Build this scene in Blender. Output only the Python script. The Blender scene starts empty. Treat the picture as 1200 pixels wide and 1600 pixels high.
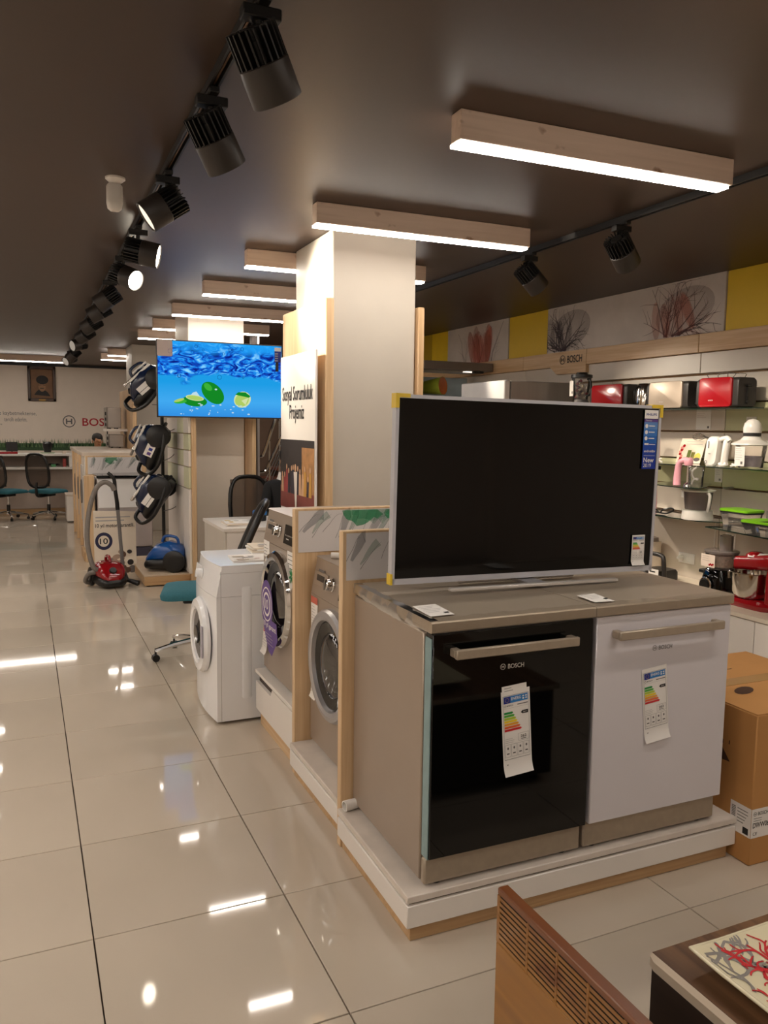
import bpy, math, random
from mathutils import Vector, Matrix, Quaternion

# ------------------------------------------------------------------ camera, world, exposure
SC = bpy.context.scene
COL = SC.collection
V = Vector
YAW, PITCH, ROLL, FPX, EYE = 0.4230, -0.1056, 0.0130, 1249.1, 1.565
_F = V((math.sin(YAW)*math.cos(PITCH), math.cos(YAW)*math.cos(PITCH), math.sin(PITCH)))
_r0 = V((math.cos(YAW), -math.sin(YAW), 0.0)); _u0 = _r0.cross(_F)
_R = _r0*math.cos(ROLL) + _u0*math.sin(ROLL); _U = _u0*math.cos(ROLL) - _r0*math.sin(ROLL)
cd = bpy.data.cameras.new('camera'); cam = bpy.data.objects.new('camera', cd); COL.objects.link(cam)
cd.sensor_fit = 'HORIZONTAL'; cd.sensor_width = 36.0; cd.lens = FPX/1200*36.0; cd.clip_start = 0.02
cam.matrix_world = Matrix(((_R.x, _U.x, -_F.x, 0), (_R.y, _U.y, -_F.y, 0), (_R.z, _U.z, -_F.z, EYE), (0, 0, 0, 1)))
SC.camera = cam
W = bpy.data.worlds.new('world'); SC.world = W; W.use_nodes = True
W.node_tree.nodes['Background'].inputs[0].default_value = (0.9, 0.8, 0.7, 1)
W.node_tree.nodes['Background'].inputs[1].default_value = 0.06
SC.view_settings.view_transform = 'Standard'; SC.view_settings.look = 'None'
SC.view_settings.gamma = 1.0; SC.view_settings.use_curve_mapping = False
SC.view_settings.exposure = 0.0
SC.cycles.use_denoising = True
SC.cycles.max_bounces = 10; SC.cycles.transparent_max_bounces = 16; SC.cycles.sample_clamp_indirect = 6.0
LED = 36.0            # radiance of the linear ceiling lights
LED_COL = (1.0, 0.91, 0.81)
SPOT_W = 170.0
SPOT_COL = (1.0, 0.87, 0.70)
rnd = random.Random(7)
PI = math.pi

# ------------------------------------------------------------------ materials
def lin(h):
    h = h.lstrip('#'); c = [int(h[i:i+2], 16)/255 for i in (0, 2, 4)]
    return tuple(x/12.92 if x <= .04045 else ((x+.055)/1.055)**2.4 for x in c) + (1.0,)
def setin(b, n, v):
    if n in b.inputs: b.inputs[n].default_value = v
MATS = {}
def M(name, col='#888888', rough=.5, metal=0., spec=.5, var=.06, vs=6., bump=0., coat=0., emit=0., alpha=1., stretch=(1, 1, 1), rvar=0., per_obj=0.):
    if name in MATS: return MATS[name]
    m = bpy.data.materials.new(name); m.use_nodes = True; nt = m.node_tree; N = nt.nodes; L = nt.links
    b = N['Principled BSDF']; c = lin(col)
    setin(b, 'Roughness', rough); setin(b, 'Metallic', metal); setin(b, 'Specular IOR Level', spec); setin(b, 'Coat Weight', coat); setin(b, 'Coat Roughness', .05)
    tc = N.new('ShaderNodeTexCoord'); mp = N.new('ShaderNodeMapping'); mp.inputs['Scale'].default_value = stretch
    L.new(tc.outputs['Object'], mp.inputs['Vector'])
    nz = N.new('ShaderNodeTexNoise'); nz.inputs['Scale'].default_value = vs; nz.inputs['Detail'].default_value = 4
    L.new(mp.outputs['Vector'], nz.inputs['Vector'])
    rp = N.new('ShaderNodeValToRGB'); rp.color_ramp.elements[0].position = .3; rp.color_ramp.elements[1].position = .7
    rp.color_ramp.elements[0].color = tuple(x*(1-var) for x in c[:3]) + (1,); rp.color_ramp.elements[1].color = tuple(min(1, x*(1+var)) for x in c[:3]) + (1,)
    L.new(nz.outputs['Fac'], rp.inputs['Fac'])
    out = rp.outputs['Color']
    if per_obj:
        oi = N.new('ShaderNodeObjectInfo'); hs = N.new('ShaderNodeHueSaturation'); mr = N.new('ShaderNodeMapRange')
        mr.inputs['To Min'].default_value = 1-per_obj; mr.inputs['To Max'].default_value = 1+per_obj
        L.new(oi.outputs['Random'], mr.inputs['Value']); L.new(mr.outputs[0], hs.inputs['Value']); L.new(out, hs.inputs['Color']); out = hs.outputs['Color']
    L.new(out, b.inputs['Base Color'])
    if rvar:
        mr = N.new('ShaderNodeMapRange'); mr.inputs['To Min'].default_value = max(0, rough-rvar); mr.inputs['To Max'].default_value = rough+rvar
        L.new(nz.outputs['Fac'], mr.inputs['Value']); L.new(mr.outputs[0], b.inputs['Roughness'])
    if bump:
        bp = N.new('ShaderNodeBump'); bp.inputs['Strength'].default_value = bump; bp.inputs['Distance'].default_value = .004
        L.new(nz.outputs['Fac'], bp.inputs['Height']); L.new(bp.outputs['Normal'], b.inputs['Normal'])
    if emit: setin(b, 'Emission Color', c); setin(b, 'Emission Strength', emit)
    if alpha < 1:
        b.inputs['Alpha'].default_value = alpha
    MATS[name] = m; return m
def wood(name, c1, c2, axis='z', fine=60., rough=.45, knots=None, coat=0.):
    m = bpy.data.materials.new(name); m.use_nodes = True; nt = m.node_tree; N = nt.nodes; L = nt.links
    b = N['Principled BSDF']; setin(b, 'Roughness', rough); setin(b, 'Coat Weight', coat)
    tc = N.new('ShaderNodeTexCoord'); mp = N.new('ShaderNodeMapping')
    s = {'x': (.04, 1, 1), 'y': (1, .04, 1), 'z': (1, 1, .04)}[axis]; mp.inputs['Scale'].default_value = s
    L.new(tc.outputs['Object'], mp.inputs['Vector'])
    n1 = N.new('ShaderNodeTexNoise'); n1.inputs['Scale'].default_value = fine; n1.inputs['Detail'].default_value = 5; n1.inputs['Distortion'].default_value = .6
    n2 = N.new('ShaderNodeTexNoise'); n2.inputs['Scale'].default_value = fine*.14; n2.inputs['Detail'].default_value = 2
    L.new(mp.outputs[0], n1.inputs['Vector']); L.new(mp.outputs[0], n2.inputs['Vector'])
    mx = N.new('ShaderNodeMath'); mx.operation = 'ADD'; hf = N.new('ShaderNodeMath'); hf.operation = 'MULTIPLY'; hf.inputs[1].default_value = .5
    L.new(n1.outputs['Fac'], mx.inputs[0]); L.new(n2.outputs['Fac'], mx.inputs[1]); L.new(mx.outputs[0], hf.inputs[0])
    rp = N.new('ShaderNodeValToRGB'); rp.color_ramp.elements[0].position = .36; rp.color_ramp.elements[1].position = .62
    rp.color_ramp.elements[0].color = lin(c1); rp.color_ramp.elements[1].color = lin(c2)
    L.new(hf.outputs[0], rp.inputs['Fac']); out = rp.outputs['Color']
    if knots:
        vo = N.new('ShaderNodeTexVoronoi'); vo.inputs['Scale'].default_value = 4.5; mp2 = N.new('ShaderNodeMapping')
        mp2.inputs['Scale'].default_value = {'x': (.8, 1, 2.2), 'y': (2, .8, 1.6), 'z': (2, 1, .8)}[axis]; L.new(tc.outputs['Object'], mp2.inputs['Vector'])
        n3 = N.new('ShaderNodeTexNoise'); n3.inputs['Scale'].default_value = 14.; L.new(tc.outputs['Object'], n3.inputs['Vector'])
        va = N.new('ShaderNodeVectorMath'); va.operation = 'MULTIPLY_ADD'; va.inputs[1].default_value = (.22, .22, .22); L.new(n3.outputs['Color'], va.inputs[0]); L.new(mp2.outputs[0], va.inputs[2])
        L.new(va.outputs[0], vo.inputs['Vector'])
        r2 = N.new('ShaderNodeValToRGB'); r2.color_ramp.elements[0].position = .07; r2.color_ramp.elements[1].position = .22
        r2.color_ramp.elements[0].color = (1, 1, 1, 1); r2.color_ramp.elements[1].color = (0, 0, 0, 1); L.new(vo.outputs['Distance'], r2.inputs['Fac'])
        mm = N.new('ShaderNodeMix'); mm.data_type = 'RGBA'; L.new(r2.outputs['Color'], mm.inputs['Factor']); L.new(out, mm.inputs[6]); mm.inputs[7].default_value = lin(knots); out = mm.outputs[2]
    L.new(out, b.inputs['Base Color'])
    bp = N.new('ShaderNodeBump'); bp.inputs['Strength'].default_value = .12; bp.inputs['Distance'].default_value = .001
    L.new(n1.outputs['Fac'], bp.inputs['Height']); L.new(bp.outputs['Normal'], b.inputs['Normal'])
    MATS[name] = m; return m
def glass(name, col, opacity, rough=.02, refl=.10):
    """thin clear or tinted sheet: tinted see-through plus a mirror film"""
    m = bpy.data.materials.new(name); m.use_nodes = True; nt = m.node_tree; N = nt.nodes; L = nt.links
    for n in list(N):
        if n.type == 'BSDF_PRINCIPLED': N.remove(n)
    o = N['Material Output']; c = lin(col)
    tr = N.new('ShaderNodeBsdfTransparent'); tr.inputs[0].default_value = c
    df = N.new('ShaderNodeBsdfDiffuse'); df.inputs[0].default_value = c
    gl = N.new('ShaderNodeBsdfGlossy'); gl.inputs['Roughness'].default_value = rough
    m1 = N.new('ShaderNodeMixShader'); m1.inputs[0].default_value = opacity; L.new(tr.outputs[0], m1.inputs[1]); L.new(df.outputs[0], m1.inputs[2])
    fr = N.new('ShaderNodeLayerWeight'); fr.inputs[0].default_value = refl*2.2
    m2 = N.new('ShaderNodeMixShader'); L.new(fr.outputs['Fresnel'], m2.inputs[0]); L.new(m1.outputs[0], m2.inputs[1]); L.new(gl.outputs[0], m2.inputs[2])
    L.new(m2.outputs[0], o.inputs['Surface']); MATS[name] = m; return m
def glow(name, col, strength):
    m = bpy.data.materials.new(name); m.use_nodes = True; nt = m.node_tree; N = nt.nodes; L = nt.links
    for n in list(N):
        if n.type == 'BSDF_PRINCIPLED': N.remove(n)
    e = N.new('ShaderNodeEmission'); e.inputs[0].default_value = col if isinstance(col, tuple) else lin(col); e.inputs[1].default_value = strength
    L.new(e.outputs[0], N['Material Output'].inputs['Surface']); MATS[name] = m; return m

tile_m = M('porcelain', '#c6b9a8', .045, var=.05, vs=2.2, per_obj=.035, spec=.6, stretch=(1, .5, 1))
grout_m = M('grout', '#3d2c20', .9)
ceil_m = M('ceiling_paint', '#44342a', .42, var=.03, vs=30, spec=.4)
cream = M('cream_paint', '#c6beb2', .55, var=.02)
whitewall = M('white_wall', '#e6d8c9', .6, var=.02)
whitelam = M('white_laminate', '#e9e2da', .28, var=.015)
panel_m = M('slat_panel_white', '#cfc3b4', .35, var=.02)
yellow = M('yellow_panel', '#e0bb1c', .45, var=.03)
oak = wood('light_oak', '#c9a378', '#e2c49c', 'z', 55, .42)
oak_h = wood('light_oak_horizontal', '#c39a6e', '#dcbc92', 'y', 55, .42)
oak_x = wood('light_oak_crosswise', '#b08a60', '#caa67a', 'x', 55, .42)
pine = wood('pine', '#c6ab97', '#dcc5b2', 'x', 30, .5, knots='#8a6247')
honey = wood('honey_pine', '#865823', '#a3712f', 'y', 22, .32, knots='#6e3d16', coat=.1)
honey_top = wood('honey_edge', '#66350f', '#7d4519', 'y', 22, .28, coat=.3)
walnut = wood('walnut', '#432b1c', '#7d5a3e', 'y', 34, .36)
wenge = wood('wenge', '#1f1512', '#2e211b', 'y', 40, .5)
edge_grey = M('beige_edging', '#b9a893', .5)
steel = M('brushed_steel', '#ab9d8b', .38, metal=.35, var=.05, vs=40, stretch=(1, 30, 1), rvar=.05)
steel_side = M('silver_lacquer', '#a8998a', .38, metal=.4, var=.02)
steel_x = M('brushed_steel_fridge', '#9c968f', .4, metal=.5, var=.05, vs=30, stretch=(1, 1, .03))
chrome = M('chrome', '#d8d8d8', .06, metal=1, var=.0)
alu = M('aluminium', '#b8b6b8', .35, metal=.75, var=.02)
alu_pale = M('pale_aluminium', '#d6d0ca', .4, metal=.4, var=.02)
black = M('black_plastic', '#0c0b0b', .35, var=.1)
blackmat = M('black_metal', '#100e0d', .5, var=.1)
blackgloss = M('black_gloss', '#050505', .04, spec=.4, var=0)
screen_off = M('screen_glass', '#030304', .07, spec=.35, var=0)
white_e = M('white_enamel', '#f3f3f4', .2, var=.01, coat=.2)
white_door = M('white_glass_door', '#d9d4d8', .12, var=.01, coat=.4)
white_p = M('white_plastic', '#e8e3dc', .3, var=.02)
grey_p = M('grey_plastic', '#6f6b69', .45)
dgrey = M('dark_grey_plastic', '#2c2826', .42)
tealfilm = M('teal_film', '#7f9a9c', .3, var=.12, vs=20)
paper = M('paper', '#eee9e3', .7, var=.02)
paper_w = M('paper_warm', '#e6d9c6', .7, var=.05)
ink = M('ink_black', '#1a1818', .6)
inkg = M('ink_grey', '#6a6664', .6)
inklg = M('ink_light_grey', '#a9a5a2', .6)
bluei = M('ink_blue', '#2f7fc4', .5)
navyi = M('ink_navy', '#1a2a86', .5)
redi = M('ink_red', '#b3121f', .5)
purple = M('purple_card', '#5a3d86', .5, var=.04)
redg = M('red_gloss', '#8d0b14', .16, var=.05, coat=.3)
redp = M('red_plastic', '#9c101a', .25, var=.04)
bluev = M('blue_gloss', '#0b4f9a', .18, var=.08, coat=.3)
navyv = M('navy_gloss', '#10203f', .2, var=.1, coat=.3)
greyhose = M('grey_hose', '#77706a', .5, var=.1, vs=60)
teal = M('teal_fabric', '#2b6672', .85, var=.12, vs=120, bump=.3)
cardboard = M('cardboard', '#bf8a50', .8, var=.06, vs=4, bump=.05)
cardboard_d = M('cardboard_print', '#4a3020', .8)
tape = M('packing_tape', '#b98d5c', .25, var=.05, coat=.2)
green_lid = M('green_lid', '#7fc41e', .35)
pink = M('pink_plastic', '#e0a0ac', .3)
yellowtab = M('yellow_tab', '#e2c13a', .5)
skin_m = M('skin', '#b98562', .55, var=.05)
suit = M('dark_suit', '#0f0e10', .85, var=.1, vs=80)
shirt = M('white_shirt', '#ece6e0', .8)
hair_m = M('dark_hair', '#1c1410', .6, var=.2, vs=60)
mesh_m = glass('chair_mesh', '#8a8078', .25, .5, .02)
clear = glass('clear_plastic', '#f8f6f4', .05, .03, .12)
smoky = glass('smoky_plastic', '#b4a8a4', .35, .05, .14)
shelfglass = glass('green_shelf_glass', '#cddcb8', .04, .01, .16)
film_m = glass('protective_film', '#faf8f5', .02, .15, .045)
shelf_edge = M('glass_edge', '#16281f', .15)
darkglass = glass('dark_door_glass', '#3a3634', .3, .02, .25)
steelbowl = M('polished_steel', '#c9c2b8', .12, metal=1, var=0)
browndark = M('taupe_wall', '#6d594b', .7)
redbrown = M('red_brown_step', '#7c4636', .5)
lamp_led = glow('led_diffuser', LED_COL[:3] + (1.,), LED)
lamp_led2 = glow('hood_lamp', (1., .85, .7, 1.), 2.0)
lens_on = glow('spot_lens_lit', (1., .88, .7, 1.), 22.)
lens_half = glow('spot_lens_edge_on', (1., .85, .65, 1.), 1.3); lens_dim = glow('spot_lens_dim', (1., .85, .68, 1.), .35)
lens_off = M('spot_lens_dark', '#3b3531', .15)
ART = {}
for k, c, o in (('smoke_grey', '#5d6670', .30), ('smoke_dark', '#3e444d', .55), ('smoke_green', '#1f9a63', .62), ('smoke_mint', '#9bb7a9', .35),
                ('branch_dark', '#45333a', .62), ('branch_red', '#8a4538', .5), ('branch_blush', '#cf8068', .3), ('blush_red', '#d9694c', .40), ('haze_grey', '#a59a95', .3)):
    ART[k] = M(k, c, .6, alpha=o, var=.1)

# ------------------------------------------------------------------ mesh helpers
_TXT = {}
def prep_text(strings):
    tmp = []
    for s, bold in strings:
        cu = bpy.data.curves.new('t', 'FONT'); cu.body = s; cu.size = 1.; cu.resolution_u = 3
        if bold: cu.offset = .013
        o = bpy.data.objects.new('t', cu); COL.objects.link(o); tmp.append((s, bold, o, cu))
    bpy.context.view_layer.update(); dg = bpy.context.evaluated_depsgraph_get()
    for s, bold, o, cu in tmp:
        me = bpy.data.meshes.new_from_object(o.evaluated_get(dg))
        vs = [(v.co.x, v.co.y) for v in me.vertices]; fs = [tuple(p.vertices) for p in me.polygons]
        x0 = min(v[0] for v in vs); x1 = max(v[0] for v in vs); y0 = min(v[1] for v in vs); y1 = max(v[1] for v in vs)
        _TXT[(s, bold)] = ([((x-x0)/(x1-x0), (y-y0)/(y1-y0)) for x, y in vs], fs, (x1-x0)/(y1-y0))
        bpy.data.meshes.remove(me); bpy.data.objects.remove(o); bpy.data.curves.remove(cu)
prep_text([(s, True) for s in ('BOSCH', 'PHILIPS', 'New', 'Sosyal Sorumluluk', 'Projemiz', '10 yıl motor garantili.', '10', '10 yıl garanti.', 'ENERG', '262', 'DWW067A50', 'androidtv')] +
          [(s, False) for s in ('2019', 'Television', 'e kaybetmektense,', 'tercih ederim.', 'CE', 'A++', 'Bosch', 'serie', '„')])

def root_loc(o):
    while o.parent: o = o.parent
    return o.location.copy()
class MB:
    def __init__(s): s.v = []; s.f = []; s.m = []; s.mats = []
    def mi(s, m):
        if m not in s.mats: s.mats.append(m)
        return s.mats.index(m)
    def add(s, vs, fs, m):
        k = len(s.v); i = s.mi(m); s.v += [tuple(v) for v in vs]
        for f in fs: s.f.append(tuple(a+k for a in f)); s.m.append(i)
        return s
    def obox(s, c, h, R, m, b=0.):
        """box about c with half sizes h and axes R (three vectors), chamfered by b"""
        b = min(b, .45*min(h)); vs = []; idx = {}
        for sx in (-1, 1):
            for sy in (-1, 1):
                for sz in (-1, 1):
                    P = [sx*h[0], sy*h[1], sz*h[2]]
                    if b <= 0: idx[(sx, sy, sz, 0)] = len(vs); vs.append(P); continue
                    for a in range(3):
                        q = [P[i]-(0 if i == a else (sx, sy, sz)[i]*b) for i in range(3)]
                        idx[(sx, sy, sz, a)] = len(vs); vs.append(q)
        fs = []
        def ii(sg, a): return idx[tuple(sg)+((a,) if b > 0 else (0,))]
        for a in range(3):
            o1, o2 = (a+1) % 3, (a+2) % 3
            for sg in (-1, 1):
                q = []
                for s1, s2 in ((-1, -1), (1, -1), (1, 1), (-1, 1)):
                    t = [0, 0, 0]; t[a] = sg; t[o1] = s1; t[o2] = s2; q.append(ii(t, a))
                fs.append(q if sg > 0 else q[::-1])
        if b > 0:
            for a in range(3):
                o1, o2 = (a+1) % 3, (a+2) % 3
                for s1 in (-1, 1):
                    for s2 in (-1, 1):
                        t0 = [0]*3; t1 = [0]*3; t0[a] = -1; t1[a] = 1
                        t0[o1] = t1[o1] = s1; t0[o2] = t1[o2] = s2
                        q = [ii(t0, o1), ii(t1, o1), ii(t1, o2), ii(t0, o2)]
                        fs.append(q if s1*s2 < 0 else q[::-1])
            for sx in (-1, 1):
                for sy in (-1, 1):
                    for sz in (-1, 1):
                        q = [idx[(sx, sy, sz, 0)], idx[(sx, sy, sz, 1)], idx[(sx, sy, sz, 2)]]
                        fs.append(q if sx*sy*sz > 0 else q[::-1])
        c = V(c); X, Y, Z = [V(r) for r in R]
        return s.add([c+X*p[0]+Y*p[1]+Z*p[2] for p in vs], fs, m)
    def box(s, x0, x1, y0, y1, z0, z1, m, b=0.):
        return s.obox(((x0+x1)/2, (y0+y1)/2, (z0+z1)/2), (abs(x1-x0)/2, abs(y1-y0)/2, abs(z1-z0)/2), ((1, 0, 0), (0, 1, 0), (0, 0, 1)), m, b)
    def loft(s, rings, m, c0=True, c1=True, closed=True):
        n = len(rings[0]); vs = [p for r in rings for p in r]; fs = []
        for i in range(len(rings)-1):
            for j in range(n if closed else n-1):
                k = (j+1) % n; fs.append((i*n+j, i*n+k, (i+1)*n+k, (i+1)*n+j))
        if c0: fs.append(tuple(range(n))[::-1])
        if c1: fs.append(tuple((len(rings)-1)*n+j for j in range(n)))
        return s.add(vs, fs, m)
    def lathe(s, c, ax, prof, m, seg=20, c0=True, c1=True, sx=1., sy=1., ref=None):
        c = V(c); ax = V(ax).normalized(); r = V(ref) if ref else (V((0, 0, 1)) if abs(ax.z) < .9 else V((1, 0, 0)))
        X = (r-ax*r.dot(ax)).normalized(); Y = ax.cross(X)
        rings = [[c+ax*h+X*(rad*sx*math.cos(2*PI*j/seg))+Y*(rad*sy*math.sin(2*PI*j/seg)) for j in range(seg)] for rad, h in prof]
        return s.loft(rings, m, c0, c1)
    def cyl(s, p0, p1, r, m, seg=14, r1=None, ch=0.):
        p0 = V(p0); p1 = V(p1); L = (p1-p0).length; r1 = r if r1 is None else r1
        prof = [(r, 0), (r1, L)] if not ch else [(r-ch, 0), (r, ch), (r1, L-ch), (r1-ch, L)]
        return s.lathe(p0, p1-p0, prof, m, seg)
    def tube(s, pts, r, m, seg=8, closed=False, sub=0):
        P = [V(p) for p in pts]
        if sub: P = smooth(P, sub, closed)
        n = len(P); R = r if isinstance(r, (list, tuple)) else [r]*n
        if len(R) != n: R = [R[0]+(R[-1]-R[0])*i/(n-1) for i in range(n)]
        T = [((P[(i+1) % n]-P[i-1]) if closed else (P[min(i+1, n-1)]-P[max(i-1, 0)])).normalized() for i in range(n)]
        a = V((0, 0, 1)) if abs(T[0].z) < .9 else V((1, 0, 0)); X = (a-T[0]*a.dot(T[0])).normalized(); rings = []
        for i in range(n):
            X = X-T[i]*X.dot(T[i]); X = X.normalized() if X.length > 1e-6 else T[i].orthogonal().normalized(); Y = T[i].cross(X)
            rings.append([P[i]+X*(R[i]*math.cos(2*PI*j/seg))+Y*(R[i]*math.sin(2*PI*j/seg)) for j in range(seg)])
        if closed: rings.append(rings[0]); return s.loft(rings, m, False, False)
        return s.loft(rings, m)
    def prism(s, poly, o, u, v, w, m):
        """polygon in the u,v plane at o, pulled along w"""
        o, u, v, w = V(o), V(u), V(v), V(w); n = len(poly)
        A = [o+u*x+v*y for x, y in poly]; B = [p+w for p in A]
        flip = (u.cross(v)).dot(w) < 0
        fs = [tuple(range(n))[::-1], tuple(range(n, 2*n))] + [(i, (i+1) % n, n+(i+1) % n, n+i) for i in range(n)]
        if flip: fs = [f[::-1] for f in fs]
        return s.add(A+B, fs, m)
    def build(s, name, parent=None, angle=38, local=False):
        me = bpy.data.meshes.new(name)
        off = root_loc(parent) if (parent is not None and not local) else V((0, 0, 0))
        me.from_pydata([(x-off.x, y-off.y, z-off.z) for x, y, z in s.v], [], s.f)
        for m in s.mats: me.materials.append(m)
        me.polygons.foreach_set('material_index', s.m); me.polygons.foreach_set('use_smooth', [True]*len(s.f))
        me.set_sharp_from_angle(angle=math.radians(angle)); me.update()
        o = bpy.data.objects.new(name, me); COL.objects.link(o)
        if parent is not None: o.parent = parent
        return o
def smooth(P, n, closed=False):
    out = []; N = len(P)
    rng = range(N if closed else N-1)
    for i in rng:
        p0 = P[i-1] if (i > 0 or closed) else P[0]; p1 = P[i]; p2 = P[(i+1) % N]; p3 = P[(i+2) % N] if (i+2 < N or closed) else P[-1]
        for k in range(n):
            t = k/n; out.append(.5*((2*p1)+(p2-p0)*t+(2*p0-5*p1+4*p2-p3)*t*t+(3*p1-p0-3*p2+p3)*t**3))
    if not closed: out.append(P[-1])
    return out
def rr(hw, hh, r, n=4):
    """rounded rectangle outline about 0"""
    out = []
    for cx, cy, a0 in ((hw-r, hh-r, 0), (-(hw-r), hh-r, PI/2), (-(hw-r), -(hh-r), PI), (hw-r, -(hh-r), 1.5*PI)):
        for k in range(n+1):
            a = a0+k*PI/2/n; out.append((cx+r*math.cos(a), cy+r*math.sin(a)))
    return out
class Flat:
    """flat print: outlines laid just proud of a surface (u to the right, v up, seen from the outside)"""
    def __init__(s, o, u, v):
        s.o = V(o); s.u = V(u).normalized(); s.v = V(v).normalized(); s.n = s.u.cross(s.v); s.mb = MB()
    def p(s, x, y, d): return s.o+s.u*x+s.v*y+s.n*d
    def poly(s, pts, m, d=.001): s.mb.add([s.p(x, y, d) for x, y in pts], [tuple(range(len(pts)))], m); return s
    def rect(s, x0, y0, x1, y1, m, d=.001): return s.poly([(x0, y0), (x1, y0), (x1, y1), (x0, y1)], m, d)
    def ell(s, cx, cy, rx, ry, m, d=.001, seg=20, rot=0.):
        c, k = math.cos(rot), math.sin(rot)
        return s.poly([(cx+rx*math.cos(2*PI*i/seg)*c-ry*math.sin(2*PI*i/seg)*k, cy+rx*math.cos(2*PI*i/seg)*k+ry*math.sin(2*PI*i/seg)*c) for i in range(seg)], m, d)
    def ring(s, cx, cy, r, w, m, d=.001, seg=24):
        vs = [s.p(cx+q*math.cos(2*PI*i/seg), cy+q*math.sin(2*PI*i/seg), d) for i in range(seg) for q in (r, r-w)]
        s.mb.add(vs, [(2*i, 2*((i+1) % seg), 2*((i+1) % seg)+1, 2*i+1) for i in range(seg)], m); return s
    def rib(s, pts, w0, w1, m, d=.001):
        n = len(pts); L = []
        for i, (x, y) in enumerate(pts):
            a = pts[max(i-1, 0)]; b = pts[min(i+1, n-1)]; tx, ty = b[0]-a[0], b[1]-a[1]; q = math.hypot(tx, ty) or 1.
            w = (w0+(w1-w0)*i/(n-1))/2; L.append((x-ty/q*w, y+tx/q*w)); L.append((x+ty/q*w, y-tx/q*w))
        s.mb.add([s.p(x, y, d) for x, y in L], [(2*i, 2*i+1, 2*i+3, 2*i+2) for i in range(n-1)], m); return s
    def text(s, t, x, y, w, h, m, d=.0014, bold=True):
        vs, fs, asp = _TXT[(t, bold)]
        if h is None: h = w/asp
        if w is None: w = h*asp
        s.mb.add([s.p(x+a*w, y+b*h, d) for a, b in vs], fs, m); return s
    def logo(s, cx, cy, r, m, d=.0014):
        s.ring(cx, cy, r, r*.16, m, d); s.rect(cx-r*.5, cy-r*.45, cx-r*.28, cy+r*.45, m, d); s.rect(cx+r*.28, cy-r*.45, cx+r*.5, cy+r*.45, m, d)
        return s.rect(cx-r*.3, cy-r*.1, cx+r*.3, cy+r*.1, m, d)
    def lines(s, x0, y0, x1, n, dy, m, h=.0015, d=.0014, seed=1):
        q = random.Random(seed)
        for i in range(n): s.rect(x0, y0-i*dy, x0+(x1-x0)*q.uniform(.55, 1.), y0-i*dy+h, m, d)
        return s
    def build(s, name, parent): return s.mb.build(name, parent)
def thing(name, label, cat, loc=(0, 0, 0), group=None):
    o = bpy.data.objects.new(name, None); COL.objects.link(o); o.location = loc; o.empty_display_size = .1
    o['label'] = label; o['category'] = cat
    if group: o['group'] = group
    return o
def tag(o, label, cat, group=None):
    o['label'] = label; o['category'] = cat
    if group: o['group'] = group
    return o
def one(mb, name, label, cat, loc, group=None):
    """a thing that is one mesh, its origin at loc"""
    me_off = V(loc); mb.v = [(x-me_off.x, y-me_off.y, z-me_off.z) for x, y, z in mb.v]
    o = mb.build(name); o.location = loc; return tag(o, label, cat, group)
def dup(o, label=None, parent=None):
    c = o.copy(); COL.objects.link(c)
    if parent is not None: c.parent = parent
    if label: c['label'] = label
    for ch in list(o.children): dup(ch, None, c)
    return c
def struct(o): o['kind'] = 'structure'; return o
def swing(o, a=-.027, piv=(1.02, 2.04)):
    """turn a finished thing a little about a corner of the platform"""
    x, y = o.location.x-piv[0], o.location.y-piv[1]; c_, s_ = math.cos(a), math.sin(a)
    o.location.x = piv[0]+c_*x-s_*y; o.location.y = piv[1]+s_*x+c_*y; o.rotation_euler.z += a
XN = ((0, -1, 0), (0, 0, 1))     # u, v on a face that looks to -X
YN = ((1, 0, 0), (0, 0, 1))      # u, v on a face that looks to -Y
ZP = ((1, 0, 0), (0, 1, 0))      # u, v on a top face

# ------------------------------------------------------------------ the room
ZC = 2.70; XR = 4.60
floor = struct(MB().box(-4, 4.7, -3, 17.2, -.08, -.012, grout_m).build('floor'))
tw, td = .6034, .5953; tx0, ty0 = .1467, 4.8236
tm = MB().box(-tw/2+.002, tw/2-.002, -td/2+.002, td/2-.002, -.0112, 0, tile_m, .0012); tile_me = None
for j in range(-10, 8):
    for i in range(-5, 8):
        cx = tx0+tw*(i+.5); cy = ty0+td*(j+.5)
        if not (-2.6 < cx < 4.65 and .5 < cy): continue
        if tile_me is None: t = tm.build('tile', floor, local=True); tile_me = t.data
        else: t = bpy.data.objects.new('tile', tile_me); COL.objects.link(t); t.parent = floor
        t.location = (cx, cy, rnd.uniform(-.0002, .0002)); t.rotation_euler = (rnd.uniform(-.0007, .0007), rnd.uniform(-.0007, .0007), 0)
far = MB()
for j in range(-13, 21):
    for i in range(-7, 8):
        cx = tx0+tw*(i+.5); cy = ty0+td*(j+.5)
        if (-2.6 < cx < 4.65 and .5 < cy and j < 8) or cy < -2.7 or cy > 17: continue
        far.box(cx-tw/2+.0014, min(cx+tw/2-.0014, 4.66), cy-td/2+.0014, cy+td/2-.0014, -.0112, 0, tile_m)
o = far.build('tiles', floor); o['kind'] = 'stuff'
struct(MB().box(-4, 4.76, -3, 17.2, ZC, ZC+.08, ceil_m).build('ceiling'))
struct(MB().box(-4.1, -4, -3, 17.2, 0, ZC, whitewall).build('wall_left'))
wf = struct(MB().box(-4, -2.4, -3.1, -3, 0, ZC, whitewall).box(3.2, 4.76, -3.1, -3, 0, ZC, whitewall).box(-2.4, 3.2, -3.1, -3, 2.4, ZC, whitewall).box(-2.4, 3.2, -3.1, -3, 0, .25, whitewall).build('wall_front'))
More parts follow.
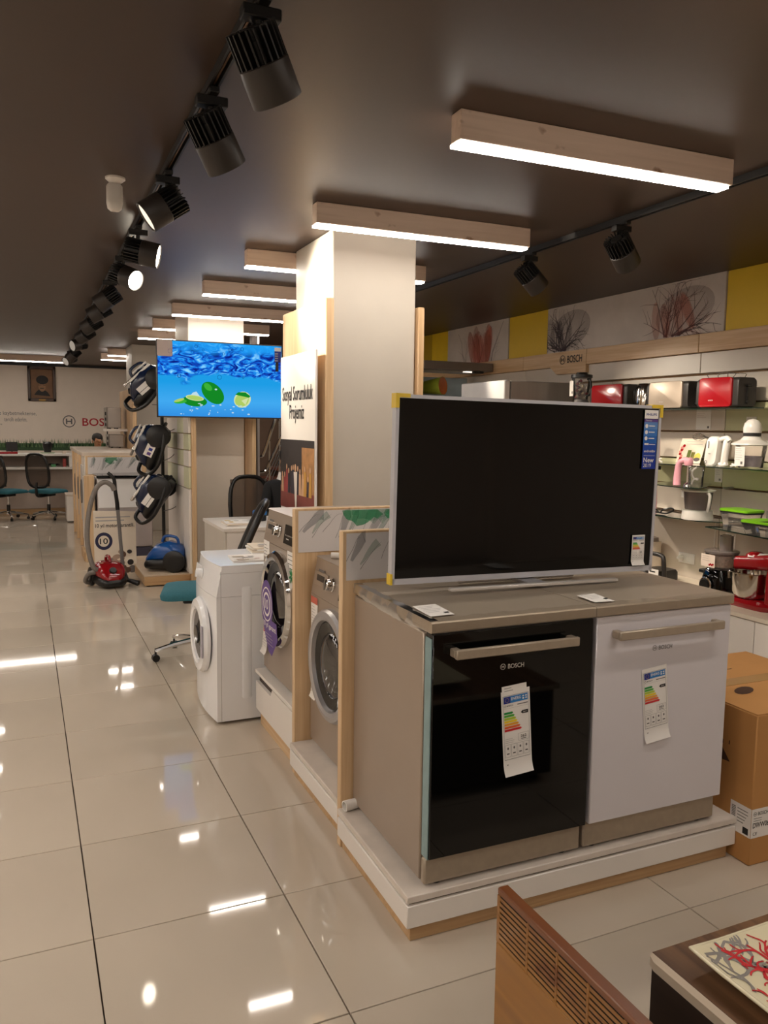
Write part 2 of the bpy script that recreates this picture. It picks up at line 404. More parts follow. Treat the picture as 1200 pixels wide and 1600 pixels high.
wi = struct(MB().box(-2.4, -2.34, -3.08, -3.0, .25, 2.4, dgrey).box(3.14, 3.2, -3.08, -3.0, .25, 2.4, dgrey).box(.37, .43, -3.08, -3.0, .25, 2.4, dgrey).box(-2.34, 3.14, -3.08, -3.0, .25, .31, dgrey).box(-2.34, 3.14, -3.08, -3.0, 2.34, 2.4, dgrey).build('window_1'))
MB().box(-2.34, .37, -3.05, -3.04, .31, 2.34, darkglass).build('pane', wi); MB().box(.43, 3.14, -3.05, -3.04, .31, 2.34, darkglass).build('pane', wi)

# back wall: white board with a printed line, the red lettering and a grass strip
wb = struct(MB().box(-4, 4.76, 17.06, 17.2, 0, ZC, blackmat).build('wall_back'))
MB().box(-4, 1.93, 17.0, 17.06, 0, 2.655, whitewall, .004).build('panel', wb)
MB().box(2.05, 2.7, 16.98, 17.06, 1.9, 2.3, oak_x, .004).box(2.0, 3.0, 16.96, 17.06, 0, 1.9, whitewall, .004).build('panel', wb)
f = Flat((0, 17.0, 0), *YN)
f.logo(.825, 1.60, .118, inkg, .003); f.text('BOSCH', 1.07, 1.515, .74, .155, redi, .004)
f.text('e kaybetmektense,', -.415, 1.685, .655, .095, inkg, .003, False); f.text('tercih ederim.', -.33, 1.585, .40, .08, inkg, .003, False); f.text('„', -.40, 1.51, .03, .03, inkg, .003, False)
f.build('lettering', wb)
gm = [M('grass_print', '#33502f', .7, var=.3, vs=40), M('grass_print_dark', '#1f3a20', .7, var=.3, vs=40), M('grass_print_pale', '#5d7a4c', .7, var=.3, vs=40)]
f = Flat((0, 17.0, 0), *YN); q = random.Random(3)
f.rect(-2.0, 1.03, 1.93, 1.17, gm[0], .002)
for k in range(420):
    x = q.uniform(-2., 1.92); h = q.uniform(.08, .19); l = q.uniform(-.03, .03)
    f.poly([(x-.008, 1.09), (x+.008, 1.09), (x+l, 1.09+h)], gm[k % 3], .003+.0005*(k % 3))
f.build('grass_print', wb)

# right wall: wooden back board, slat panels, wood band, yellow and printed panels
wr = struct(MB().box(4.66, 4.76, -3, 17.2, 0, ZC, oak_h).build('wall_right'))
MB().box(XR, 4.66, -3, 2.3, 0, ZC, whitewall).build('panel', wr)
MB().box(XR, 4.66, 9.6, 17.0, 0, ZC, whitewall).build('panel', wr)
low = [2.3, 3.05, 4.27, 5.5, 6.75, 8.0, 9.6]; up = [2.3, 3.25, 4.53, 5.83, 6.81, 7.83, 9.6]
green_panel = M('slat_panel_pale_green', '#c3c197', .35, var=.02)
for z0, z1, ys in ((0, .944, low), (.956, 1.154, low), (1.166, 1.356, low), (1.366, 1.558, low), (1.572, 1.770, low), (1.780, 1.978, low), (1.994, 2.143, up)):
    for a, b in zip(ys, ys[1:]):
        g = abs(z0-1.166) < .01 or (abs(z0-1.572) < .01 and b < 4.3)
        MB().box(XR, 4.66, a+.002, b-.002, z0, z1, green_panel if g else panel_m, .003).build('panel', wr)
for a, b in zip(up, up[1:]):
    if abs(a-5.83) < .01:
        o = MB().prism([(5.832, 2.075), (6.26, 2.075), (6.36, 2.145), (6.808, 2.145), (6.808, 2.28), (5.832, 2.28)], (4.57, 0, 0), (0, 1, 0), (0, 0, 1), (.09, 0, 0), oak_h).build('plank', wr)
        f = Flat((4.57, 6.20, 2.16), *XN); f.logo(.03, .045, .042, ink, .003); f.text('BOSCH', .10, .012, .215, .066, ink, .003); f.build('lettering', o)
    else: MB().box(4.57, 4.66, a+.002, b-.002, 2.145, 2.28, oak_h, .003).build('plank', wr)
def upper(a, b, m): return MB().box(XR, 4.66, a+.003, b-.003, 2.28, ZC, m, .002).build('panel', wr)
upper(2.3, 4.32, yellow); upper(6.455, 7.13, yellow); upper(8.43, 8.85, M('bright_yellow', '#e6c322', .4)); upper(8.85, 9.6, M('olive_yellow', '#b8991c', .5))
def branch(f, q, x, y, a, L, w, mats, depth, box, d):
    pts = [(x, y)]; k = 6; curl = q.uniform(-.5, .5)
    for i in range(k):
        a += curl/k+q.uniform(-.12, .12); x += L/k*math.cos(a); y += L/k*math.sin(a)
        x = min(max(x, box[0]), box[2]); y = min(max(y, box[1]), box[3]); pts.append((x, y))
    f.rib(pts, w, w*.25, mats[q.randrange(len(mats))], d+q.random()*.0008)
    if depth:
        for i in (2, 3, 4, 5):
            if q.random() < .75: branch(f, q, pts[i][0], pts[i][1], a+q.choice((-1, 1))*q.uniform(.3, .9), L*q.uniform(.35, .6), w*.5, mats, depth-1, box, d)
art = MB().box(4.59, 4.66, 4.323, 6.452, 2.28, ZC, M('art_paper', '#c9bfb6', .5), .002).build('art_panel', wr)
f = Flat((4.59, 6.452, 2.28), *XN); q = random.Random(11); bx = (.01, .005, 2.12, .405)
for cx, w, mm, n in ((.22, .0, [ART['branch_dark']], 20), (1.62, .0, [ART['branch_red'], ART['branch_dark'], ART['branch_red']], 18)):
    hz = ART['haze_grey'] if cx < 1 else ART['branch_blush']
    f.ell(cx+.12, .19, .3, .17, ART['haze_grey'], .0012, 24, .2)
    for k in range(5): f.ell(cx+q.uniform(-.18, .18), q.uniform(.09, .2), .045, .15, hz, .0014+k*.0001, 18, q.uniform(-.5, .5))
    for k in range(n): branch(f, q, cx+q.uniform(-.09, .09), .01, q.uniform(.3, 2.85), q.uniform(.22, .46), .014, mm, 1 if k % 2 else 2, bx, .002)
f.build('art_print', art)
art = MB().box(4.59, 4.66, 7.133, 8.427, 2.28, ZC, M('art_paper'), .002).build('art_panel', wr)
f = Flat((4.59, 8.427, 2.28), *XN); bx = (.01, .005, 1.28, .405)
for k in range(10): f.ell(.74+q.uniform(-.24, .25), .12+q.uniform(-.04, .09), .07, .2, ART['blush_red'] if k % 2 else ART['branch_blush'], .0012+k*.0001, 22, q.uniform(-.35, .35))
for k in range(16): branch(f, q, .72+q.uniform(-.3, .3), .01, q.uniform(1., 2.2), q.uniform(.2, .4), .007, [ART['branch_blush'], ART['branch_red']], 1, bx, .0026)
f.rib([(.25, .36), (.33, .25), (.36, .1), (.42, .0)], .01, .02, ART['haze_grey'], .0024); f.rib([(1.2, .4), (1.1, .25), (1.0, .1), (.98, .0)], .01, .03, ART['haze_grey'], .0024)
f.build('art_print', art)
# inner partition beyond the second pillar, with its dark jamb
struct(MB().box(2.55, 4.6, 11.5, 11.6, 0, ZC, browndark).build('wall_inner'))
struct(MB().box(2.44, 2.50, 9.2, 9.3, 0, ZC, M('dark_jamb', '#2a1a14', .5), .004).build('trim_1'))
struct(MB().box(2.50, 2.53, 9.2, 9.3, 0, ZC, alu, .004).build('trim_2'))

# pillars with their upright wooden boards
def pillar(x0, x1, y0, y1, boards, m=cream):
    p = struct(MB().box(x0, x1, y0, y1, 0, ZC, m, .006).build('pillar'))
    for a in boards: MB().box(*a, oak, .006).build('board', p)
    return p
pillar(1.66, 2.195, 4.45, 5.14, [(1.60, 1.652, 4.40, 5.24, 0, 2.30), (2.202, 2.245, 4.42, 5.24, 0, 2.29)])
pillar(1.51, 2.07, 8.12, 8.85, [(1.458, 1.503, 7.72, 9.0, 0, 2.3), (2.076, 2.12, 7.84, 9.0, 0, 2.3)], M('cream_lit', '#e9dfd1', .55, var=.02))  # brighter light on this pillar is put into a paler cream
pillar(1.45, 2.0, 12.1, 12.8, [(1.385, 1.44, 11.6, 13.2, 0, 2.06)])

# ------------------------------------------------------------------ ceiling lights, tracks, spots
LIGHTS = [(1.30, 1.44, 2.72, 'pine-clad linear ceiling light above the foreground table'),
          (0.0, 1.44, 2.72, 'added pine-clad linear ceiling light beside the camera, unseen fill for the foreground'),  # added out of view to brighten the dishwasher fronts
          (2.615, 1.458, 2.752, 'pine-clad linear ceiling light over the large switched-off television'),
          (3.97, 1.392, 2.665, 'pine-clad linear ceiling light directly in front of the nearest white pillar'),
          (5.20, 1.35, 2.63, 'pine-clad linear ceiling light passing behind the nearest white pillar'),
          (6.46, 1.33, 2.61, 'pine-clad linear ceiling light above the service desk, next behind the nearest pillar'),
          (7.78, 1.31, 2.59, 'pine-clad linear ceiling light right above the lit blue television'),
          (9.02, 1.31, 2.59, 'pine-clad linear ceiling light cut in two by the second pillar'),
          (10.1, 1.29, 2.57, 'short visible end of a linear ceiling light left of the second pillar'),
          (12.9, 1.20, 2.48, 'linear ceiling light by the third pillar, upper of the two small far bars'),
          (13.8, 1.18, 2.46, 'linear ceiling light by the third pillar, lower of the two small far bars'),
          (14.9, -2.0, .745, 'long linear ceiling light before the lettered back wall')]
LIGHTS.append((-1.3, 1.44, 2.72, 'added pine-clad linear ceiling light behind the camera, unseen fill for the dishwashers'))  # extra unseen fixture, put in as fill from the camera side
ORD = ['first', 'second', 'third', 'fourth', 'fifth', 'sixth', 'seventh', 'eighth', 'ninth', 'tenth', 'eleventh']
for k, y in enumerate((-1.3, 0., 1.3, 2.6, 3.90, 5.20, 6.46, 7.78, 9.02, 10.3, 11.6)):  # middle-row lights beside and behind the camera are added fill
    LIGHTS.append((y, -1.66, -.36, 'linear light of the middle ceiling row, %s from the front wall' % ORD[k]))
    if k < 8: LIGHTS.append((y, -3.6, -2.3, 'added fill light of the unseen outer ceiling row, %s from the front wall' % ORD[k]))  # outer row is added, unseen, to brighten floor and dishwashers
for y, x0, x1, lab in LIGHTS:
    t = thing('ceiling_light', lab, 'light', ((x0+x1)/2, y+.037, ZC), 'linear ceiling lights')
    MB().box(x0, x1, y, y+.075, 2.596, ZC, pine, .003).build('housing', t)
    if x0 > 1.: swing(t, -.024, (x0, y))
    MB().box(x0+.004, x1-.004, y+.005, y+.070, 2.586, 2.5975, lamp_led).build('diffuser', t)
r = MB(); a = V((.595, 1.2, 0)); b = V((.70, 14.2, 0)); d = (b-a).normalized(); s = V((d.y, -d.x, 0))
for off, hw, z0, z1, m in ((0, .018, 2.690, 2.70, blackmat), (-.014, .004, 2.672, 2.69, blackmat), (.014, .004, 2.672, 2.69, blackmat), (0, .003, 2.68, 2.69, M('track_copper', '#7a5a40', .4, metal=.6))):
    r.obox((a+b)/2+s*off+V((0, 0, (z0+z1)/2)), (hw, (b-a).length/2, (z1-z0)/2), (s, d, (0, 0, 1)), m)
one(r, 'track_rail', 'black lighting rail running down the aisle over the floor tiles', 'track', ((a+b)/2)[:2] + (ZC,))
r = MB()
for x0, x1, z0, z1 in ((2.942, 2.978, 2.690, 2.70), (2.942, 2.950, 2.668, 2.69), (2.970, 2.978, 2.668, 2.69)): r.box(x0, x1, .8, 9.0, z0, z1, blackmat)
one(r, 'track_rail', 'black lighting rail in front of the yellow and printed wall panels', 'track', (2.96, 4.9, ZC))
def spot(x, y, d, lit, label, group, lens=None, watts=None, cone=60):
    t = thing('track_spotlight', label, 'spotlight', (x, y, 2.672), group); d = V(d).normalized()
    MB().box(x-.017, x+.017, y-.055, y+.055, 2.652, 2.672, blackmat, .003).box(x-.052, x+.052, y-.022, y+.022, 2.622, 2.654, blackmat, .003).build('adapter', t)
    c = V((x, y, 2.535))+d*.02; top = c-d*.09; X = d.orthogonal().normalized(); Y = d.cross(X)
    MB().cyl((x, y, 2.634), (x, y, 2.59), .011, blackmat, 10).box(x-.012, x+.012, y-.012, y+.012, 2.55, 2.60, blackmat, .002).build('stem', t)
    MB().lathe(top+d*.085, d, [(.067, 0), (.070, .003), (.070, .097), (.068, .10), (.064, .10), (.060, .084), (0.02, .082)], M('spot_grey', '#2a2420', .45), 28, True, True).build('barrel', t)
    h = MB().cyl(top+d*.03, top+d*.09, .042, blackmat, 16); h.cyl(top, top+d*.03, .03, blackmat, 12)
    for k in range(22):
        an = 2*PI*k/22; rad = X*math.cos(an)+Y*math.sin(an); tan = d.cross(rad)
        h.obox(top+d*(.0425)+rad*.055, (.014, .0024, .0425), (rad, tan, d), blackmat)
    h.build('heat_sink', t)
    MB().lathe(top+d*.1745, d, [(.060, 0), (.060, .004)], lens or (lens_on if lit else lens_off), 24).build('lens', t)
    if lit or watts:
        l = bpy.data.lights.new('spot_beam', 'SPOT'); l.energy = watts or SPOT_W; l.color = SPOT_COL; l.spot_size = math.radians(cone); l.spot_blend = .6; l.shadow_soft_size = .05
        o = bpy.data.objects.new('spot_beam', l); COL.objects.link(o); o.parent = t
        o.location = top+d*.22-root_loc(t); o.rotation_euler = (-d).to_track_quat('Z', 'Y').to_euler()
def tx(y): return .595+(y-1.2)*.105/13.
G1 = 'track spotlights down the aisle'
spot(tx(2.17), 2.17, (.50, .32, -.80), 0, 'large dark spotlight nearest the camera at the top of the aisle track', G1)
spot(tx(2.80), 2.80, (.52, .30, -.80), 0, 'dark spotlight second from the camera on the aisle track', G1)
spot(tx(3.75), 3.75, (-.80, .06, -.56), 0, 'spotlight turned left, its lens seen nearly edge-on, above the white motion sensor', G1, lens_half)
spot(tx(4.82), 4.82, (.93, -.28, -.20), 1, 'lit spotlight aimed sideways to the right at the nearest pillar', G1)
spot(tx(5.62), 5.62, (.60, -.72, -.36), 1, 'lit spotlight with its round white lens turned to the camera', G1, None, 90, 70)
for y, d, lab, le in ((6.6, (-.75, .3, -.55), 'sixth spotlight from the camera on the aisle track, dark and turned left', None),
                      (7.4, (-.8, .2, -.5), 'seventh spotlight from the camera on the aisle track, dark and turned left', None),
                      (8.4, (-.75, .45, -.5), 'eighth spotlight from the camera on the aisle track, wide and dark', None),
                      (9.4, (-.75, .5, -.55), 'ninth spotlight from the camera on the aisle track, just above the lens that faces left', None),
                      (10.7, (-.85, -.45, -.25), 'small far spotlight with a pale lens facing left on the aisle track', lens_dim),
                      (12.1, (-.6, .3, -.6), 'second smallest spotlight near the far end of the aisle track', None),
                      (13.2, (-.7, -.5, -.4), 'smallest spotlight at the far end of the aisle track', lens_dim)):
    spot(tx(y), y, d, 0, lab, G1, le)
G2 = 'track spotlights by the right wall'
spot(2.96, 3.52, (.72, .24, -.65), 0, 'dark spotlight to the right on the wall track, above the red branch print', G2, None, 75, 52)
spot(2.96, 4.38, (.73, .0, -.66), 0, 'dark spotlight under the end of a linear light, left one on the wall track', G2, None, 75, 52)
spot(2.96, 6.6, (.56, -.70, -.47), 0, 'dark spotlight on the wall track hidden behind the pillar, aimed at the shelves', G2, None, 120, 46)
t = thing('motion_sensor', 'small white motion sensor hanging from the dark ceiling beside the track', 'sensor', (.425, 4.03, ZC))
MB().lathe((.425, 4.03, ZC), (0, 0, -1), [(.045, 0), (.045, .008), (.03, .02), (.012, .028)], white_p, 20).build('base', t)
o = MB().loft([[V((.42+x*k, 4.03+y*k*.7, z)) for x, y in rr(.035, .035, .018)] for z, k in ((2.672, .75), (2.66, 1), (2.585, 1.02), (2.56, .9), (2.548, .5))], white_p).build('body', t)

# ------------------------------------------------------------------ dishwasher platform
def plinth(name, label, x0, x1, y0, y1, h, loc):
    t = thing(name, label, 'platform', loc)
    MB().box(x0+.02, x1-.02, y0+.02, y1, 0, h*.34, oak_x, .002).build('base', t)
    MB().box(x0, x1, y0, y1, h*.34, h*.80, whitelam, .003).build('carcass', t)
    MB().box(x0+.012, x1-.012, y0+.012, y1, h*.80, h*.85, M('shadow_gap', '#6b5d50', .8)).build('gap', t)
    MB().box(x0, x1, y0, y1, h*.85, h, M('worn_laminate', '#d9cec3', .5, var=.06, vs=14), .003).build('top_board', t)
    return t
plinth('display_plinth', 'white low platform with a wooden base under the two dishwashers', 1.01, 2.345, 2.035, 2.648, .158, (1.67, 2.04, 0))

def energy_label(parent, o, u, v, w, h, seed=1, extra=True):
    """printed paper energy label; o is its lower left corner"""
    p = Flat(o, u, v); R = p.mb; n = p.n
    rows = [(0, .012), (.05, .006), (.12, .002), (.2, .0015), (1., .0015)]
    vs = [p.p(x*w, y*h, d) for y, d in rows for x in (0, .5, 1)]
    fs = [(i*3+j, i*3+j+1, i*3+j+4, i*3+j+3) for i in range(4) for j in range(2)]
    R.add(vs, fs, paper)
    e = .0024
    p.rect(.08*w, .855*h, .92*w, .935*h, bluei, e); p.rect(.08*w, .855*h, .31*w, .935*h, navyi, e+.0003)
    for k in range(12): p.ell(.195*w+.062*w*math.cos(k*PI/6), .895*h+.062*w*math.sin(k*PI/6), .008*w, .008*w, yellowtab, e+.0006, 6)
    p.text('ENERG', .34*w, .885*h, .34*w, .035*h, paper, e+.0006)
    for k in range(4): p.ell((.76+.1*(k % 2))*w, (.91-.027*(k//2))*h, .035*w, .010*h, paper, e+.0006, 10)
    p.ring(.12*w, .825*h, .035*w, .008*w, ink, e); p.text('BOSCH', .18*w, .817*h, .22*w, .016*h, ink, e); p.rect(.55*w, .818*h, .92*w, .828*h, inkg, e)
    p.rect(.08*w, .795*h, .92*w, .797*h, inklg, e)
    cols = ('#0e8a3c', '#4fae3a', '#b5cc30', '#f2d21c', '#eda428', '#e2662a', '#cf2026')
    for k, c in enumerate(cols):
        y = (.74-.034*k)*h; x1 = (.36+.047*k)*w
        p.poly([(.08*w, y-.013*h), (x1, y-.013*h), (x1+.04*w, y), (x1, y+.013*h), (.08*w, y+.013*h)], M('band_'+c[1:], c, .6, var=0), e)
    p.poly([(.66*w, .72*h), (.72*w, .70*h), (.92*w, .70*h), (.92*w, .74*h), (.72*w, .74*h)], ink, e); p.text('A++', .74*w, .711*h, .13*w, .018*h, paper, e+.0006, False)
    def frame(x0, y0, x1, y1):
        b = .006*w
        for a in ((x0, y0, x1, y0+b), (x0, y1-b, x1, y1), (x0, y0, x0+b, y1), (x1-b, y0, x1, y1)): p.rect(*a, inkg, e)
    frame(.55*w, .385*h, .92*w, .475*h); p.text('262', .63*w, .42*h, .2*w, .032*h, ink, e); p.rect(.64*w, .40*h, .82*w, .408*h, inkg, e)
    p.lines(.08*w, .43*h, .48*w, 3, .022*h, inklg, .004*h, e, seed)
    for k in range(4):
        x = (.08+.215*k)*w; frame(x, .215*h, x+.19*w, .365*h); p.ell(x+.095*w, .32*h, .03*w, .016*h, inkg, e, 8); p.rect(x+.05*w, .25*h, x+.14*w, .262*h, ink, e)
    p.rect(.05*w, .185*h, .95*w, .189*h, ink, e); p.rect(.05*w, .185*h, .058*w, .945*h, inkg, e); p.rect(.942*w, .185*h, .95*w, .945*h, inkg, e); p.rect(.05*w, .941*h, .95*w, .945*h, inkg, e)
    p.rect(.12*w, .12*h, .17*w, .13*h, ink, e)
    if extra:
        p.rect(.04*w, .97*h, .9*w, 1.06*h, paper, .001); p.lines(.12*w, 1.03*h, .5*w, 2, .03*h, inkg, .006*h, .0016, seed)
    return R.build('energy_label', parent)
def dishwasher(x0, door, side, label, lx, ly, lw, lh, hx0, hx1, inkm, tilt, extra):
    y0, z0, w = 2.05, .158, .589; x1 = x0+w
    t = thing('dishwasher', label, 'dishwasher', (x0+w/2, 2.35, z0), 'dishwashers on the white platform')
    MB().box(x0, x1, y0+.03, 2.645, z0+.018, z0+.80, steel_side, .004).build('cabinet', t)
    MB().box(x0+.004, x1-.004, y0+.004, y0+.03, z0+.012, z0+.098, steel, .006).build('kick_plate', t)
    for fx in (x0+.06, x1-.06):
        for fy in (2.09, 2.60): MB().cyl((fx, fy, z0), (fx, fy, z0+.02), .018, black, 12).build('foot', t)
    d = MB().box(x0+.006, x1-.004, y0-.022, y0+.024, z0+.106, z0+.805, door, .003).build('door', t)
    if side is not None: MB().box(x0+.002, x0+.0055, y0-.018, y0+.022, z0+.106, z0+.79, side, .001).build('edge_film', t)
    hb = MB().box(x0+hx0, x0+hx1, y0-.067, y0-.052, z0+.733, z0+.762, steel, .003)
    for hx in (hx0+.012, hx1-.012): hb.box(x0+hx-.012, x0+hx+.012, y0-.055, y0-.022, z0+.735, z0+.760, steel, .003)
    hb.build('handle', d)
    f = Flat((x0, y0-.022, z0), *YN); f.logo(w*.42, .682, .0095, inkm, .0012); f.text('BOSCH', w*.42+.018, .6745, .058, .0145, inkm, .0012); f.build('lettering', d)
    c, s_ = math.cos(tilt), math.sin(tilt)
    energy_label(d, (x0+lx, y0-.0225, z0+ly), (c, 0, s_), (-s_, 0, c), lw, lh, 3, extra)
    tp = MB().loft([[V((x, y, z)) for x, y, z in (((x0-.002, y0-.028+k, zz), (x1+.0, y0-.028+k, zz), (x1+.0, 2.65, zz), (x0-.002, 2.65, zz)))] for zz, k in ((z0+.808, .004), (z0+.812, 0), (z0+.838, 0), (z0+.842, .004))], steel).build('worktop', t, 20)
    # wrinkled transparent film folded over the edges of the top
    q = random.Random(int(x0*100)); n = 26; fm = MB(); rows = []
    for k in range(n+1):
        x = x0+.0+(w-.002)*k/n; b = q.uniform(0, .004)
        rows.append([V((x, y0+.012+b*2, z0+.8432+b*.6)), V((x, y0-.026-b*.3, z0+.8436+b*.4)), V((x, y0-.031-b, z0+.826)), V((x, y0-.030-b*.6, z0+.806-b))])
    fm.loft(rows, film_m, False, False, False).build('protective_film', t)
    return t
dishwasher(1.070, blackgloss, tealfilm, 'grey dishwasher with a glossy black glass door, left one of the pair', .262, .330, .104, .272, .062, .500, alu_pale, .075, True)
dishwasher(1.663, white_door, None, 'grey dishwasher with a plain white door, right one of the pair', .222, .355, .106, .258, .066, .515, inkg, .10, False)
fm = MB(); q = random.Random(5); rows = []
for k in range(25):
    y = 2.03+.6*k/24; b = q.uniform(0, .005)
    rows.append([V((1.09+b, y, 1.0015+b*.4)), V((1.068-b*.4, y, 1.0015)), V((1.064-b, y, .985)), V((1.062-b*.6, y, .974-b-(.012*math.sin(k/24*PI))))])
fm.loft(rows, film_m, False, False, False)
dw = [o for o in bpy.data.objects if o.name == 'dishwasher'][0]
fm.build('protective_film', dw)
for nm, lab, pts in (('price_card', 'small white printed card on top of the black-door dishwasher', [(1.094, 2.209), (1.177, 2.216), (1.172, 2.078), (1.09, 2.075)]),
                     ('price_card', 'small white printed card on top of the white-door dishwasher', [(1.69, 2.165), (1.768, 2.175), (1.759, 2.06), (1.685, 2.065)])):
    (ax, ay), (bx_, by), (cx, cy), (dx, dy) = pts; m = MB()
    top = [V((ax, ay, 1.0075)), V((bx_, by, 1.0075)), V((cx, cy, 1.006)), V((dx, dy, 1.006))]
    m.loft([[p-V((0, 0, .0012)) for p in top], top], paper)
    u = (V((bx_, by, 0))-V((ax, ay, 0))).normalized(); f = Flat((dx, dy, 1.0068), u, V((ax-dx, ay-dy, 0)).normalized())
    for k in range(5): f.rect(.01, .035+.018*k, .03+.012*(k % 3)+.02, .038+.018*k, inklg, .0016)
    f.rect(.058, .012, .074, .026, ink, .0016); k = len(m.v)
    for fc, mi in zip(f.mb.f, f.mb.m): m.add([f.mb.v[i] for i in fc], [tuple(range(len(fc)))], f.mb.mats[mi])
    one(m, nm, lab, 'card', (ax, dy, 1.006), 'cards on the dishwashers')

# big switched-off television
TV1 = t = thing('television', 'large switched-off television in a silver frame standing on the dishwashers', 'television', (1.682, 2.40, 1.0))
x0, x1, z0, z1, yf = 1.120, 2.244, 1.025, 1.668, 2.415
lean = lambda z: yf-(z-z0)*.009
fr = MB()
for a in ((x0, x1, z0, z0+.020), (x0, x1, z1-.012, z1), (x0, x0+.012, z0, z1), (x1-.012, x1, z0, z1)):
    fr.loft([[V((a[0], lean(a[2]), a[2])), V((a[1], lean(a[2]), a[2])), V((a[1], lean(a[3]), a[3])), V((a[0], lean(a[3]), a[3]))], [V((a[0], lean(a[2])+.03, a[2])), V((a[1], lean(a[2])+.03, a[2])), V((a[1], lean(a[3])+.03, a[3])), V((a[0], lean(a[3])+.03, a[3]))]][::-1], alu)
[fr.mats.__setitem__(i, M('tv_frame_silver', '#c6c6cc', .35, metal=.15, var=.01)) for i in range(len(fr.mats))]; fr.build('frame', t)
MB().loft([[V((x0+.01, lean(z0)+k, z0+.018)), V((x1-.01, lean(z0)+k, z0+.018)), V((x1-.01, lean(z1)+k, z1-.01)), V((x0+.01, lean(z1)+k, z1-.01))] for k in (.028, .004)], screen_off).build('screen', t)
MB().box(x0+.15, x1-.15, yf+.03, yf+.075, z0+.03, z0+.40, black, .01).build('rear_housing', t)
MB().obox((1.655, 2.335, 1.0145), (.353, .011, .006), ((1, 0, 0), (0, 1, 0), (0, 0, 1)), alu_pale, .003).obox((1.655, 2.47, 1.0145), (.25, .011, .006), ((1, 0, 0), (0, 1, 0), (0, 0, 1)), alu_pale, .003).build('stand_bar', t)
MB().prism([(2.335, 1.010), (2.48, 1.010), (2.48, 1.018), (2.455, 1.05), (2.44, 1.05), (2.43, 1.021), (2.335, 1.019)], (1.625, 0, 0), (0, 1, 0), (0, 0, 1), (.075, 0, 0), alu).build('stand_neck', t)
def lpt(x, z, d): return V((x, lean(z)-d, z))
tb = MB()
for cx, sx in ((x0, 1), (x1, -1)):
    tb.box(min(cx, cx+sx*.05), max(cx, cx+sx*.05), lean(z1)-.003, lean(z1)+.034, z1-.010, z1+.003, yellowtab); tb.box(min(cx-.003*sx, cx+sx*.010), max(cx-.003*sx, cx+sx*.010), lean(z1)-.004, lean(z1)+.034, z1-.045, z1+.003, yellowtab)
    tb.build('corner_protector', t); tb = MB()
tb.box(x0-.004, x0+.004, lean(z0)-.002, lean(z0)+.03, z0, z0+.038, yellowtab); tb.build('corner_protector', t)
vv = V((0, -.009, 1)).normalized()
grad = [M('sticker_blue_%d' % k, c, .4, var=0) for k, c in enumerate(('#5a86c0', '#3a74bd', '#2060b0', '#1648a4', '#123c9c', '#0f3296', '#0d2a8c'))]
f = Flat(lpt(2.160, 1.425, .0), (1, 0, 0), vv); w, h = .066, .225
f.rect(0, 0, w, h*.80, grad[5], .002)
for k in range(5): f.rect(0, h*(.80-.12*(k+1)), w, h*(.80-.12*k), grad[k], .0022)
f.rect(0, h*.80, w, h*.845, purple, .0022); f.rect(0, h*.855, w, h, paper, .0022)
f.text('PHILIPS', .008, h*.905, w-.016, .0095, navyi, .0028); f.text('Television', .006, h*.812, .03, .006, paper, .0028, False)
for k in range(3): f.ell(.012, h*(.73-.105*k), .007, .008, paper, .0028, 14); f.rect(.024, h*(.725-.105*k), .052, h*(.74-.105*k), paper, .0028)
f.rect(.006, h*.41, .026, h*.44, paper, .0028); f.rect(.028, h*.415, .058, h*.423, paper, .0028)
f.text('androidtv', .006, h*.285, .054, .0095, paper, .0028); f.rect(.006, h*.225, .060, h*.229, paper, .0028)
f.text('New', .006, h*.11, .05, .019, paper, .0028); f.text('2019', .006, h*.03, .038, .014, paper, .0028, False); f.build('sticker', t)
o = energy_label(t, lpt(2.137, 1.050, .0), (1, 0, 0), vv, .062, .118, 5, False)

TV1.rotation_euler = (0, .013, -.016)
for o in list(bpy.data.objects):
    if o.parent is None and o.name.split('.')[0] in ('display_plinth', 'dishwasher', 'price_card'): swing(o, -.013)

# ------------------------------------------------------------------ wooden dividers with printed header boards
def smoke(parent, o, u, v, w, h, seed, green, name='smoke_print'):
    f = Flat(o, u, v); q = random.Random(seed)
    f.rect(0, 0, w, h, M('header_white', '#dcd8d8', .35, var=.01), .002)
    for k in range(13):
        x = (.02+.075*k+q.uniform(-.03, .03))*w; y = q.uniform(.22, .5)*h; pts = [(x, y)]; a = q.uniform(.7, 1.25)
        for i in range(6): a += q.uniform(-.14, .16); x = min(x+.12*h*math.cos(a), w-.005); y = min(y+.13*h*math.sin(a), h*.90); pts.append((x, y))
        f.rib(pts, .0022*h/.18, .0008, ART['smoke_dark'], .0034+k*.0001)
        if k % 3 == 0: f.rib([(min(a_+.02, w-.02), b_) for a_, b_ in pts], .012*h/.18, .05*h/.18, ART['smoke_grey'], .0026+k*.00005)
        if k % 3 == 1: f.rib([(max(a_-.012, .02), b_) for a_, b_ in pts[1:]], .006*h/.18, .035*h/.18, ART['smoke_mint'], .0028+k*.00005)
    for k in range(green):
        cx = (.35+.4*q.random())*w
        f.poly([(min(max(cx+.16*w*math.cos(PI+PI*i/10)*q.uniform(.6, 1.), .004), w-.004), h*.985+.42*h*math.sin(PI+PI*i/10)*q.uniform(.5, 1.)) for i in range(11)], ART['smoke_green'] if k % 2 == 0 else ART['smoke_mint'], .0030+k*.0001)
    return f.build(name, parent)
def divider(label, x0, x1, y0, y1, h, loc):
    t = thing('display_divider', label, 'divider', loc, 'wooden display dividers')
    MB().box(x0, x1, y0, y1, 0, h, oak, .003).build('board', t); return t
t = divider('wooden divider with a pale grey header behind the dishwashers', 1.032, 1.75, 2.652, 2.688, 1.192, (1.39, 2.67, 0))
smoke(t, (1.046, 2.6515, 1.012), *YN, .69, .172, 21, 0)
